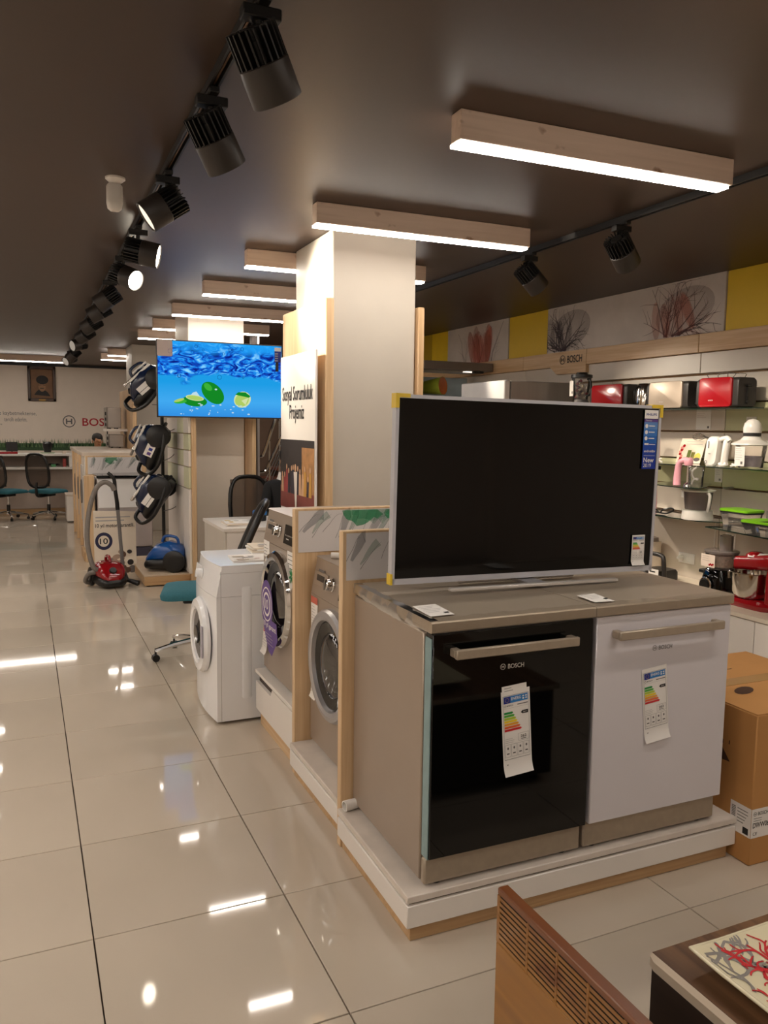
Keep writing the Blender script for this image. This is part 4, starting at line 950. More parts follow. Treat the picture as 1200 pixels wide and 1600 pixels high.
for k in range(4): f.rect(1.125, .56+.022*k, 1.155, .57+.022*k, inklg, .0036)
f.build('sticker', t)

# ------------------------------------------------------------------ vacuum display by the second pillar
t = thing('slat_wall', 'narrow grooved display wall on the wooden board left of the second pillar', 'display wall', (1.43, 8.3, .12))
sl = [.12, .95, 1.16, 1.32, 1.48, 1.64, 1.80, 1.96, 2.28]; cs = [whitelam, M('slat_green_white', '#d2d2b2', .4)]
for i, (a, b) in enumerate(zip(sl, sl[1:])):
    for j, (ya, yb) in enumerate(((7.75, 8.02), (8.02, 8.36), (8.36, 8.98))):
        MB().box(1.432, 1.457, ya+.002, yb-.002, a+.004, b-.004, cs[1] if (i+j) % 2 and i else cs[0], .003).build('panel', t)
t = thing('display_plinth', 'low light wooden platform under the blue vacuum cleaner', 'platform', (1.23, 8.5, 0))
MB().box(1.02, 1.455, 7.86, 9.1, .012, .10, oak_x, .004).build('carcass', t)
MB().box(1.015, 1.455, 7.855, 9.1, .10, .112, M('plinth_top', '#cdb79d', .35), .002).build('top_board', t)
for fx in (1.06, 1.40):
    for fy in (7.9, 9.0): MB().cyl((fx, fy, 0), (fx, fy, .014), .02, black, 10).build('foot', t)
def vacuum(label, colm, lower, L=.42, Wd=.28, H=.235, extra=None, group='canister vacuum cleaners'):
    """canister body along local X (nose at +X), standing on z = 0"""
    t = thing('vacuum_cleaner', label, 'vacuum cleaner', (0, 0, 0), group)
    def sec(x, hw, zb, zt, n=18): return [V((x, hw*math.copysign(abs(math.cos(a))**.7, math.cos(a)), (zb+zt)/2+(zt-zb)/2*math.copysign(abs(math.sin(a))**.75, math.sin(a)))) for a in [2*PI*k/n for k in range(n)]]
    MB().loft([sec(-L*.49, Wd*.30, .03, H*.42), sec(-L*.44, Wd*.44, .018, H*.48), sec(-L*.1, Wd*.5, .012, H*.5), sec(L*.28, Wd*.47, .012, H*.46), sec(L*.44, Wd*.38, .02, H*.38), sec(L*.5, Wd*.2, .035, H*.28)], lower).build('lower_shell', t, 50, True)
    MB().loft([sec(-L*.45, Wd*.28, H*.36, H*.72), sec(-L*.38, Wd*.42, H*.33, H*.86), sec(-L*.1, Wd*.475, H*.32, H), sec(L*.2, Wd*.45, H*.32, H*.90), sec(L*.38, Wd*.34, H*.3, H*.62), sec(L*.46, Wd*.2, H*.28, H*.44)], colm).build('upper_shell', t, 50, True)
    MB().tube([(-L*.30, 0, H*.86), (-L*.24, 0, H*1.10), (L*.02, 0, H*1.14), (L*.10, 0, H*.95)], .015, colm, 8, sub=4).build('carry_handle', t, 60, True)
    for s_ in (-1, 1): MB().lathe((-L*.27, s_*Wd*.49, H*.36), (0, s_, 0), [(H*.36, -.02), (H*.36, .008), (H*.3, .016), (H*.1, .018)], black, 24).build('wheel', t, 38, True)
    MB().lathe((L*.30, 0, H*.62), (.8, 0, .6), [(.035, -.02), (.035, .03), (.028, .045)], black, 18).build('hose_socket', t, 38, True)
    f = Flat((-L*.02, -Wd*.30, H*.985), (0, 1, 0), (1, 0, -.12)); f.rect(0, 0, Wd*.5, .045, chrome, .010); f.build('badge', t)
    return t
def turn(o, R, loc): o.rotation_euler = R.to_euler(); o.location = loc
bv = vacuum('bright blue vacuum cleaner standing on the wooden platform', bluev, black, .42, .30, .30)
turn(bv, Matrix.Rotation(PI-.45, 3, 'Z'), (1.27, 8.12, .112))
nv = vacuum('dark navy vacuum cleaner hung lowest on the black stand, over the blue one', navyv, black, .46, .36, .32)
def hang(o, x, y, z, th, yaw=0.): turn(o, Matrix.Rotation(yaw, 3, 'Z') @ Matrix.Rotation(th, 3, 'Y') @ Matrix.Rotation(PI, 3, 'Z'), (x, y, z))
hang(nv, 1.30, 8.36, .76, -.95, -.35)
n2_ = dup(nv, 'navy vacuum cleaner hung in the middle of the black stand with a printed white label'); hang(n2_, 1.31, 8.40, 1.285, -1.15, -.2)
n3_ = dup(nv, 'black and blue vacuum cleaner hung topmost on the stand, partly behind the lit television'); hang(n3_, 1.26, 8.5, 1.85, -.75, -.2)
for o, k in ((n2_, 0), (nv, 1), (n3_, 2)):
    if k < 3:
        f = Flat((.10, .176, .09), (-1, 0, 0), (0, 0, 1)); f.rect(0, 0, .22, .085, paper, .006)
        if k == 0:
            for i in range(4): f.rect(.015+.045*i, .018, .045+.045*i, .055, navyi if i % 2 else purple, .0066)
        else: f.rect(.0, .03, .2, .036, inkg, .0066)
        f.mb.build('label_strip', o, local=True)
    MB().box(-.16, .02, -.045, .045, .312, .330, paper, .006).box(.04, .17, -.03, .05, .275, .300, chrome, .006).build('chrome_trim', o, local=True)
    MB().box(-.17, .10, .10, .150, .262, .285, paper, .006).build('side_bar', o, local=True)
    MB().tube([(.2, .02, .17), (.28, .06, .15), (.27, .12, .05), (.12, .19, .0), (-.1, .19, .04), (-.22, .15, .10), (-.27, .05, .10)], .019, black, 8, sub=5).build('hose', o, local=True)
    MB().tube([(-.2, -.1, .05), (-.27, -.15, -.02), (-.2, -.2, -.1), (.0, -.17, -.09), (.1, -.14, -.02)], .004, grey_p, 6, sub=5).build('power_cord', o, local=True)
VS = t = thing('vacuum_stand', 'tall black display stand carrying the hanging vacuum cleaners', 'stand', (1.33, 8.66, .112))
MB().cyl((1.33, 8.66, .125), (1.33, 8.66, 2.05), .018, blackmat, 12).build('pole', t)
MB().box(1.22, 1.44, 8.55, 8.80, .112, .127, blackmat, .003).build('base', t)
for z in (.86, 1.34, 1.90): MB().tube([(1.33, 8.66, z), (1.32, 8.60, z+.02), (1.31, 8.55, z+.07)], .012, blackmat, 8).build('hook', t)
t = vacuum('red vacuum cleaner with its grey hose and wand standing on the floor tiles', redg, black, .42, .30, .25, None, 'canister vacuum cleaners')
turn(t, Matrix.Rotation(-PI/2+.15, 3, 'Z'), (.715, 8.06, 0))
def tolocal(o, pts):
    R = o.rotation_euler.to_matrix().inverted(); return [R @ (V(p)-o.location) for p in pts]
hp = [(.66, 7.98, .19), (.57, 7.97, .20), (.52, 7.98, .43), (.535, 8.0, .70), (.60, 8.02, .93), (.68, 8.02, 1.01), (.75, 8.02, .98), (.775, 8.02, .93)]
MB().tube(tolocal(t, hp), .023, greyhose, 10, sub=6).build('hose', t, 60, True)
MB().tube(tolocal(t, [(.56, 8.16, .02), (.50, 8.12, .05), (.53, 8.05, .13), (.6, 8.02, .15)]), .022, greyhose, 10, sub=5).build('hose', t, 60, True)
MB().tube(tolocal(t, [(.72, 8.04, 1.10), (.775, 8.04, 1.04), (.785, 8.04, .93), (.80, 8.05, .82), (.805, 8.05, .74)]), [.016, .018, .030, .024, .02], black, 10, sub=4).build('wand_handle', t, 60, True)
MB().tube(tolocal(t, [(.805, 8.05, .76), (.845, 8.08, .16)]), .017, grey_p, 10).build('wand', t, 60, True)
MB().tube(tolocal(t, [(.845, 8.08, .16), (.88, 8.04, .05), (.98, 7.98, .02)]), [.018, .02, .03], black, 8).build('floor_nozzle', t, 60, True)
t = thing('poster_board', 'cream advertising board with a round badge leaning behind the red vacuum cleaner', 'poster', (.84, 8.62, 0))
MB().loft([[V((.625, y, 0)), V((1.04, y, 0)), V((1.04, y+.05, .655)), V((.625, y+.05, .675))] for y in (8.612, 8.60)], paper_w).build('board', t)
f = Flat((.625, 8.6, 0), (1, 0, 0), (0, .075, 1)); f.rect(.02, .60, .36, .612, inklg, .002); f.rect(.02, .565, .30, .577, inklg, .002); f.text('10 yıl motor garantili.', .015, .49, .385, .05, ink, .002)
f.ell(.095, .36, .085, .09, M('badge_navy', '#252648', .5), .002, 28); f.ell(.095, .36, .055, .058, paper_w, .0024, 24); f.text('10', .055, .33, .08, .06, ink, .0028)
q = random.Random(9); cc = [M('photo_brown', '#5b4030', .6), M('photo_tan', '#a98f7c', .6), M('photo_grey', '#6f6a68', .6), M('photo_dark', '#2d2624', .6)]
for k in range(18): f.ell(.25+q.uniform(-.10, .12), .15+q.uniform(-.12, .12), q.uniform(.02, .05), q.uniform(.015, .04), cc[k % 4], .002+k*.0001, 12, q.uniform(0, 3))
f.build('badge_print', t)

# ------------------------------------------------------------------ second display block further back
t = thing('washing_machine', 'pale front of a machine standing behind the red vacuum cleaner and its poster', 'washing machine', (1.05, 9.75, 0))
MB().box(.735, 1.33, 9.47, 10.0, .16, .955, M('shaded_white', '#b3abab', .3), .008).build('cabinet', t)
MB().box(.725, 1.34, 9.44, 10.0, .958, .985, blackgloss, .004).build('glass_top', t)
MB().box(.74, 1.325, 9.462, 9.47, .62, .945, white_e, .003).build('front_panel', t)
MB().box(.745, 1.32, 9.465, 9.99, 0, .15, M('slate_kick', '#4b4a5c', .4), .003).build('kick_plate', t)
MB().box(1.135, 1.15, 9.458, 9.462, .87, .92, redi).build('sticker', t)
t = divider('pale wooden divider with a grey-green header beside the hanging vacuum cleaners', .66, 1.36, 10.15, 10.2, 1.18, (1.0, 10.17, 0))
smoke(t, (.685, 10.149, .96), *YN, .62, .205, 33, 1)
t = divider('narrow wooden divider edge at the aisle, left of the cream advertising board', .60, .705, 9.52, 9.60, .98, (.65, 9.56, 0))
MB().box(.59, .73, 9.60, 10.14, .0, .10, oak_x, .003).box(.62, .725, 9.62, 10.12, .10, .94, whitelam, .004).build('side_board', t)
t = thing('display_counter', 'long white display counter with wooden ends far down the aisle', 'counter', (1.0, 11.6, 0))
MB().box(.66, 1.38, 10.3, 13.0, .10, 1.17, whitelam, .004).build('carcass', t); MB().box(.63, 1.38, 10.28, 13.02, 1.17, 1.215, M('counter_top_beige', '#d8c8b8', .4), .004).build('counter_top', t)
MB().box(.66, 1.38, 10.3, 13.0, 0, .10, oak_x, .003).build('base', t)
for y in (10.9, 11.6, 12.3): MB().box(.625, .66, y, y+.05, 0, 1.17, oak, .003).build('board', t)
for y, z0_ in ((10.45, .35), (11.05, .35), (11.75, .35)): MB().box(.645, .66, y, y+.42, z0_, 1.05, M('door_grey_white', '#cfc9c4', .3), .004).lathe((.645, y+.21, .72), (-1, 0, 0), [(.15, 0), (.15, .012), (.10, .014), (.09, .002)], grey_p, 20).build('door', t)
t = thing('low_cabinet', 'small white low cabinet at the end of the far display counter', 'cabinet', (.6, 13.7, 0))
MB().box(.585, .98, 13.5, 13.95, .02, .42, whitelam, .004).build('carcass', t); MB().box(.575, .99, 13.49, 13.96, .42, .445, M('counter_top_beige'), .003).build('top_board', t)
t = thing('bracket_shelf', 'white shelf carrying a small oven by the third pillar', 'shelf', (1.23, 12.45, 1.455))
MB().box(1.09, 1.384, 12.2, 12.75, 1.455, 1.49, whitelam, .003).build('shelf_board', t); MB().box(1.36, 1.384, 12.42, 12.5, 1.415, 1.455, alu, .003).build('bracket', t)
def oven(label, x0, x1, y0, y1, z0, z1):
    t = thing('small_oven', label, 'oven', ((x0+x1)/2, (y0+y1)/2, z0), 'small ovens by the third pillar')
    MB().box(x0+.012, x1, y0, y1, z0+.015, z1, M('oven_silver', '#a9a19a', .35, metal=.4), .006).build('cabinet', t)
    MB().box(x0, x0+.012, y0, y1, z0+.015, z1, M('oven_front', '#8c857f', .3, metal=.4), .003).build('front_panel', t)
    for k, z in enumerate((z0+.06, z0+.14, z0+.22)): MB().lathe((x0, y0+.07, z), (-1, 0, 0), [(.025, 0), (.022, .015)], dgrey, 12).build('knob', t)
    for fy in (y0+.05, y1-.05): MB().cyl((x0+.05, fy, z0), (x0+.05, fy, z0+.016), .015, black, 8).cyl((x1-.05, fy, z0), (x1-.05, fy, z0+.016), .015, black, 8).build('foot', t)
oven('small silver oven on the white shelf, upper of the two by the third pillar', 1.10, 1.30, 12.25, 12.68, 1.49, 1.80)
oven('small grey oven on the display counter, lower of the two by the third pillar', 1.12, 1.33, 12.25, 12.68, 1.215, 1.41)

# counter with monitors in front of the lettered wall
t = thing('reception_counter', 'long white counter with a raised shelf before the lettered back wall', 'counter', (-.5, 14.9, 0))
MB().box(-2.2, .79, 14.9, 15.4, .10, .78, M('counter_front', '#b7a79b', .5), .003).build('carcass', t); MB().box(-2.2, .78, 14.92, 15.4, 0, .10, oak_x, .002).build('base', t)
MB().box(-2.2, .82, 14.7, 15.4, .78, .815, whitelam, .003).build('desk_top', t); MB().box(-2.2, .83, 14.78, 15.35, 1.005, 1.04, whitelam, .003).build('raised_shelf', t)
MB().box(.70, .82, 14.8, 15.35, .815, 1.005, whitelam, .003).box(-2.2, .70, 15.3, 15.35, .815, 1.005, M('counter_niche', '#94847a', .6)).build('shelf_support', t)
def at_counter(px, py, Y=14.95):   # from a point of the photograph to the counter's depth
    d = _F+_R*((px-600)/FPX)-_U*((py-800)/FPX); return d*(Y/d.y)+V((0, 0, EYE))
m = MB().box(-.28, -.10, 15.0, 15.03, 1.075, 1.235, black, .004).box(-.20, -.18, 15.02, 15.05, 1.045, 1.10, black, .002).box(-.25, -.13, 14.97, 15.1, 1.04, 1.05, black, .002)
one(m, 'monitor', 'small black monitor on the raised shelf of the far counter', 'monitor', (-.19, 15.03, 1.04))
one(MB().box(-.50, -.10, 14.80, 14.93, 1.04, 1.075, redp, .004), 'red_folder', 'flat red folder in front of the small black monitor', 'folder', (-.3, 14.87, 1.04))
t = thing('flower_pot', 'round black pot with a pale saucer on the far counter', 'pot', (.37, 15.05, 1.04))
MB().lathe((.37, 15.05, 1.04), (0, 0, 1), [(.11, 0), (.12, .02), (.10, .02)], M('saucer', '#a8b49a', .5), 18).build('saucer', t); MB().lathe((.37, 15.05, 1.058), (0, 0, 1), [(.055, 0), (.075, .09), (.08, .15), (.055, .18), (.02, .185)], black, 18).build('pot', t)
one(MB().box(.60, .66, 14.95, 15.0, 1.04, 1.09, M('box_cream', '#c8b8a8', .6), .004), 'small_box', 'small pale box at the right end of the far counter shelf', 'box', (.63, 14.97, 1.04))
one(MB().box(.60, .655, 14.86, 14.92, .815, .955, M('muted_red', '#9a3a34', .5), .004), 'red_carton', 'narrow red carton in the niche of the far counter', 'carton', (.63, 14.89, .815))
q = random.Random(6)
one(MB().tube([(.30+.03*k, 14.85+q.uniform(-.04, .04), .835+q.uniform(0, .03)) for k in range(9)], .018, black, 6, sub=3), 'cable_bundle', 'tangle of black cables in the niche of the far counter', 'cable', (.42, 14.85, .815))
one(MB().box(.41, .49, 14.80, 14.86, .815, .86, M('device_green', '#4c8a58', .4), .006), 'small_device', 'small green device among the cables of the far counter', 'device', (.45, 14.83, .815))  # plain green casing, no emission
t = thing('framed_portrait', 'dark-framed sepia portrait of a person in a fur hat on the back wall', 'picture', (.34, 16.98, 2.0))
fm_ = wood('dark_frame_wood', '#2a180c', '#4a2c14', 'z', 60, .4)
fr = MB()
for a in ((.10, .60, 1.98, 2.04), (.10, .60, 2.59, 2.65), (.10, .155, 1.98, 2.65), (.545, .60, 1.98, 2.65)): fr.box(a[0], a[1], 16.955, 16.998, a[2], a[3], fm_, .008)
fr.build('frame', t); MB().box(.15, .55, 16.985, 16.998, 2.03, 2.60, M('sepia_paper', '#7d5a3c', .6, var=.15)).build('picture_sheet', t)
f = Flat((.15, 16.985, 2.03), *YN); dk = M('sepia_dark', '#17110e', .6); fl = M('sepia_skin', '#9c7452', .6)
f.poly([(.06, .07), (.35, .05), (.30, .13), (.24, .17), (.16, .19), (.10, .13)], dk, .002); f.ell(.205, .235, .065, .10, fl, .0024, 20); f.ell(.21, .36, .11, .085, dk, .0028, 20); f.rect(.17, .19, .235, .205, dk, .0028); f.rect(.14, .255, .19, .265, dk, .0028); f.rect(.22, .255, .27, .265, dk, .0028)
f.build('portrait_print', t)
MB().box(.29, .41, 16.948, 16.956, 1.985, 2.02, M('brass_plate', '#8a6a34', .35, metal=.7), .003).build('name_plate', t)
t = thing('staircase', 'stair with bent steel handrails and red-brown steps beyond the second pillar', 'staircase', (3.1, 10.7, 0))
for k in range(6): MB().box(2.80+.16*k, 3.0+.16*k, 10.55, 11.45, .55+.14*k-.04, .55+.14*k, redbrown, .004).build('step', t)
MB().box(2.80, 3.96, 11.30, 11.45, 0, .5, browndark).prism([(2.8, 0), (3.9, 0), (3.9, 1.2), (2.8, .5)], (0, 11.2, 0), (1, 0, 0), (0, 0, 1), (0, .05, 0), redbrown).build('stringer', t)
MB().tube([(3.35, 10.5, 2.2), (3.12, 10.5, 1.70), (2.95, 10.5, 1.22), (2.90, 10.5, 1.15), (2.82, 10.5, 1.15)], .024, chrome, 8, sub=3).build('handrail', t)
MB().tube([(3.2, 10.5, 1.45), (3.03, 10.5, 1.10), (2.96, 10.5, .96), (2.86, 10.5, .94), (2.83, 10.5, .94), (2.83, 10.5, .55)], .02, chrome, 8, sub=3).build('handrail', t)
for a, b in (((3.02, .0), (3.02, 1.36)), ((3.16, .0), (3.16, 1.78)), ((2.83, .0), (2.83, 1.26))): MB().cyl((a[0], 10.5, a[1]), (b[0], 10.5, b[1]), .012, chrome, 8).build('post', t)
for k in range(3): MB().cyl((2.95+.05*k, 10.5, .80+.02*k), (3.22+.05*k, 10.5, 1.40+.05*k), .007, chrome, 6).build('rail_bar', t)

# ------------------------------------------------------------------ right wall furniture
t = thing('base_cabinet_row', 'low white base cabinets along the slatted right wall', 'cabinet', (4.3, 4.3, 0))
for a, b in ((2.6, 3.40), (3.40, 4.20), (4.20, 5.0), (5.0, 5.72)):
    MB().box(4.02, 4.598, a+.001, b-.001, .06, .425, whitelam).build('carcass', t); MB().box(4.0, 4.02, a+.002, b-.002, .06, .423, whitelam, .002).build('door', t)
MB().box(4.05, 4.598, 2.6, 5.72, 0, .06, oak_h).build('base', t)
MB().box(3.99, 4.598, 2.59, 5.73, .428, .455, M('counter_cream', '#ddd0bd', .3), .002).build('worktop', t)
def shelf(label, pts, z):
    n = len(pts); t = thing('glass_shelf', label, 'shelf', (4.45, sum(p[1] for p in pts)/n, z), 'glass shelves on the right wall')
    MB().prism(pts, (0, 0, z-.008), (1, 0, 0), (0, 1, 0), (0, 0, .008), shelfglass).build('pane', t)
    fr = [p for p in pts if p[0] < 4.59]; e = MB()
    for (ax, ay), (bx_, by) in zip(fr, fr[1:]): e.tube([(ax, ay, z-.004), (bx_, by, z-.004)], .0042, shelf_edge, 6)
    e.build('front_edge', t)
    ys = [min(p[1] for p in pts)+.12, max(p[1] for p in pts)-.12]
    for y in ys: MB().box(4.50, 4.598, y-.006, y+.006, z-.022, z-.008, alu, .002).build('bracket', t)
shelf('long top glass shelf under the toasters', [(4.598, 3.66), (4.27, 3.66), (4.25, 3.70), (4.25, 5.70), (4.598, 5.70)], 1.722)
shelf('glass shelf under the white hand mixer and chopper', [(4.598, 3.30), (4.27, 3.30), (4.25, 3.34), (4.25, 4.95), (4.598, 4.95)], 1.328)
shelf('short glass shelf under the pink hand blender', [(4.598, 4.36), (4.30, 4.12), (4.15, 4.04), (4.11, 4.12), (4.10, 4.27), (4.14, 4.46), (4.30, 4.60), (4.598, 4.66)], 1.184)
shelf('glass shelf with a curved front under the citrus juicer', [(4.598, 4.02), (4.36, 4.04), (4.27, 4.16), (4.25, 4.40), (4.26, 4.95), (4.598, 4.95)], .945)
shelf('lowest glass shelf, under the green-lidded food boxes', [(4.598, 3.10), (4.06, 3.20), (4.20, 4.015), (4.598, 4.015)], .925)

def toaster(label, x0, x1, y0, y1, z0, h, sidem, rack):
    """long side looks to -X, lever end to -Y"""
    t = thing('toaster', label, 'toaster', ((x0+x1)/2, (y0+y1)/2, z0), 'toasters on the top glass shelf'); yc = (y0+y1)/2; xc = (x0+x1)/2
    MB().loft([[V((xc+u_*k, y, z0+.008+(h-.008)/2+v_*k)) for u_, v_ in rr((x1-x0)/2-.012, (h-.008)/2, .03)] for y, k in ((y0+.004, .94), (y0+.014, 1), (y1-.014, 1), (y1-.004, .94))], dgrey).build('body', t, 50)
    MB().loft([[V((x0-.004+d, yc-u_*k, z0+.006+h/2+v_*k)) for u_, v_ in rr((y1-y0)/2-.045, h/2-.004, .025)] for d, k in ((.018, 1), (.003, 1), (0, .97))], sidem).build('side_panel', t, 45)
    MB().box(xc-.006, xc+.006, y0-.004, y0+.01, z0+.05, z0+h*.75, blackmat).box(xc-.022, xc+.022, y0-.022, y0+.004, z0+h*.70, z0+h*.76, black, .004).build('lever', t)
    MB().lathe((xc, y0+.002, z0+.04), (0, -1, 0), [(.014, 0), (.012, .012)], black, 12).build('browning_knob', t)
    if rack:
        MB().tube([(xc-.05, yc-.10, z0+h), (xc-.05, yc-.11, z0+h+.03), (xc-.05, yc+.11, z0+h+.035), (xc-.05, yc+.10, z0+h)], .0025, chrome, 6, sub=3).tube([(xc+.05, yc-.10, z0+h), (xc+.05, yc-.11, z0+h+.03), (xc+.05, yc+.11, z0+h+.035), (xc+.05, yc+.10, z0+h)], .0025, chrome, 6, sub=3).build('bun_rack', t)
    f = Flat((x0-.004, yc+.02, z0), *XN); f.text('BOSCH', -.03, .05, .04, .008, alu_pale, .001); f.build('lettering', t)
    return t
toaster('bright red toaster with a wire bun rack at the right end of the top shelf', 4.29, 4.49, 3.90, 4.27, 1.722, .205, redp, True)
toaster('dark red toaster left of the steel kettle, half above the television', 4.30, 4.49, 4.98, 5.44, 1.722, .205, redg, False)
toaster('steel-sided toaster with a black end between the two red toasters', 4.29, 4.48, 4.34, 4.76, 1.722, .200, M('toaster_steel', '#b5a594', .42, metal=.35), False)
t = thing('kettle', 'polished steel kettle standing left of the steel toaster', 'kettle', (4.36, 4.83, 1.722))
MB().lathe((4.36, 4.835, 1.722), (0, 0, 1), [(.07, 0), (.072, .02), (.070, .10), (.058, .185), (.05, .20), (.01, .205)], steelbowl, 24).build('body', t); MB().tube([(4.30, 4.835, 1.90), (4.265, 4.835, 1.87), (4.262, 4.835, 1.80), (4.29, 4.835, 1.75)], .009, black, 8, sub=3).build('handle', t)
t = thing('blender', 'glass blender with a black lid standing left of the dark red toaster', 'blender', (4.36, 5.6, 1.722))
MB().lathe((4.36, 5.61, 1.722), (0, 0, 1), [(.085, 0), (.085, .05), (.06, .09), (.055, .10)], grey_p, 20).build('base', t)
MB().lathe((4.36, 5.61, 1.822), (0, 0, 1), [(.055, 0), (.075, .14), (.085, .19)], clear, 24, False, False).build('jug', t); MB().lathe((4.36, 5.61, 2.005), (0, 0, 1), [(.09, 0), (.09, .025), (.05, .03), (.045, .045), (.01, .046)], black, 24).build('lid', t)
MB().tube([(4.36, 5.53, 1.99), (4.36, 5.49, 1.97), (4.36, 5.49, 1.87), (4.36, 5.54, 1.85)], .009, black, 8, sub=3).build('handle', t)
q = random.Random(8); fr = MB()
for k in range(16): fr.lathe((4.36+q.uniform(-.04, .04), 5.61+q.uniform(-.04, .04), 1.845+.009*k), (0, 0, 1), [(.003, -.014), (.013, -.006), (.013, .006), (.003, .014)], [M('fruit_red', '#8d2f3a', .5), M('fruit_cream', '#d8cbb0', .5), M('fruit_dark', '#4a2a3a', .5)][k % 3], 8)
fr.build('fruit_filling', t); f = Flat((4.285, 5.67, 1.85), *XN); f.rect(0, 0, .05, .13, paper, .003); f.rect(.03, .02, .045, .04, inkg, .004); f.build('label', t)

t = thing('hand_mixer', 'white hand mixer standing upright on the middle glass shelf', 'mixer', (4.36, 4.08, 1.328))
def hm(pts, d0, d1, m, k0=.9): return MB().loft([[V((4.36+d, 4.09-(x*k), 1.43+z*k)) for x, z in pts] for d, k in ((d0, k0), (d0+.012, 1), (d1-.012, 1), (d1, k0))], m)
out = [(x-.022+z*.12, z) for x, z in rr(.054, .102, .035, 5)]; hm(out, -.05, .0, white_p).build('body', t, 50)
hm([(x+.088+z*.12, z*1.0-.002) for x, z in rr(.015, .09, .014, 4)], -.04, .0, white_p).build('grip', t, 50)
MB().tube([(4.335, 4.05, 1.51), (4.335, 4.0, 1.522), (4.335, 3.975, 1.50)], .018, white_p, 8, sub=3).build('grip_bridge', t, 50); MB().tube([(4.335, 4.055, 1.345), (4.335, 4.02, 1.342), (4.335, 3.99, 1.35)], .014, white_p, 8, sub=3).build('grip_bridge', t, 50)
hm([(x*.8-.0+z*.12, z*.96) for x, z in rr(.06, .10, .035, 5)], .002, .045, M('mixer_grey', '#8a8684', .4)).build('rear_shell', t, 50)
f = Flat((4.31, 4.13, 1.43), (0, -1, 0), (0, 0, 1)); f.rect(-.005, .02, .004, .07, inkg, .002); f.ring(-.02, -.075, .012, .004, inkg, .002); f.rect(.0, -.02, .02, -.014, inklg, .002); f.build('lettering', t)
MB().tube([(4.36, 3.98, 1.335), (4.33, 3.93, 1.34), (4.35, 3.90, 1.36), (4.37, 3.93, 1.345), (4.34, 3.95, 1.35), (4.32, 3.90, 1.338)], .006, white_p, 6, sub=4).build('power_cord', t, 60)
t = thing('whisk', 'steel whisk lying behind the white hand mixer over a pale leaflet', 'whisk', (4.46, 4.27, 1.328))
w_ = MB(); c = V((4.47, 4.37, 1.525))
for k in range(5):
    a = PI*k/5; w_.tube([c+V((.02*math.cos(a), -.07, .02*math.sin(a)))*s_ if False else c+V((r_*math.cos(a), y_, r_*math.sin(a))) for r_, y_, s_ in ((.004, -.05, 1), (.022, -.01, 1), (.026, .03, 1), (.012, .06, 1), (-.012, .06, 1), (-.026, .03, 1), (-.022, -.01, 1), (-.004, -.05, 1))], .0016, chrome, 5, sub=3)
w_.build('wires', t); MB().tube([(4.47, 4.32, 1.525), (4.46, 4.22, 1.51), (4.46, 4.17, 1.50)], .005, dgrey, 8).build('shaft', t); MB().box(4.455, 4.475, 4.19, 4.21, 1.328, 1.505, clear).build('holder', t)
t = thing('food_chopper', 'white food chopper with a domed top and clear bowl on the middle glass shelf', 'chopper', (4.34, 3.80, 1.328)); c = (4.34, 3.80, 1.328)
MB().lathe(c, (0, 0, 1), [(.075, .004), (.085, .08), (.095, .15), (.097, .155)], clear, 28, True, False).build('bowl', t)
MB().lathe((4.34, 3.80, 1.340), (0, 0, 1), [(.06, 0), (.07, .06), (.06, .07)], M('bowl_inside', '#b8b0b8', .4, var=.2, vs=20), 20).build('blade_unit', t)
MB().lathe((4.34, 3.80, 1.482), (0, 0, 1), [(.098, -.006), (.125, 0), (.122, .008), (.07, .03), (.055, .05), (.05, .056)], white_p, 32).build('lid', t, 30)
MB().lathe((4.34, 3.80, 1.538), (0, 0, 1), [(.054, 0), (.054, .022)], ink, 24).build('band', t); MB().lathe((4.34, 3.80, 1.560), (0, 0, 1), [(.055, 0), (.057, .03), (.05, .062), (.03, .083), (.004, .09)], white_p, 24).build('motor_dome', t, 60)
f = Flat((4.225, 3.825, 1.345), (0, -1, 0), (0, 0, 1)); f.rect(0, 0, .078, .125, paper, .002); f.lines(.006, .112, .068, 6, .014, inklg, .002, .003, 3); f.rect(.048, .012, .064, .03, inkg, .003); f.build('price_card', t)
t = thing('hand_blender', 'pink hand blender standing upright on the short glass shelf', 'hand blender', (4.35, 4.44, 1.172))
MB().tube([(4.35, 4.45, 1.176), (4.35, 4.45, 1.22), (4.35, 4.447, 1.27), (4.35, 4.44, 1.315), (4.35, 4.42, 1.342)], [.026, .027, .028, .026, .02], pink, 16, sub=3).build('handle', t, 60)
MB().tube([(4.35, 4.43, 1.335), (4.35, 4.39, 1.352), (4.35, 4.365, 1.352)], [.02, .016, .022], pink, 12, sub=3).lathe((4.35, 4.35, 1.33), (0, 0, 1), [(.026, -.012), (.03, .0), (.03, .03), (.022, .042)], pink, 16).build('head', t, 60)
MB().cyl((4.35, 4.352, 1.20), (4.35, 4.352, 1.325), .006, chrome, 8).lathe((4.35, 4.352, 1.172), (0, 0, 1), [(.026, 0), (.024, .014), (.006, .03)], chrome, 16).build('blending_rod', t)
t = thing('blender_beaker', 'clear beaker with a coiled white cord right of the pink hand blender', 'beaker', (4.36, 4.24, 1.172))
MB().lathe((4.37, 4.235, 1.174), (0, 0, 1), [(.045, 0), (.052, .13), (.054, .14)], clear, 20, True, False).build('beaker', t); MB().tube([(4.36, 4.235+.03*math.cos(k), 1.19+.012*k+.02*math.sin(k)) for k in range(9)], .005, white_p, 6, sub=4).build('power_cord', t)
t = thing('hand_blender', 'slim pink stick blender with a clear shaft right at the television edge', 'hand blender', (4.38, 4.78, .945))
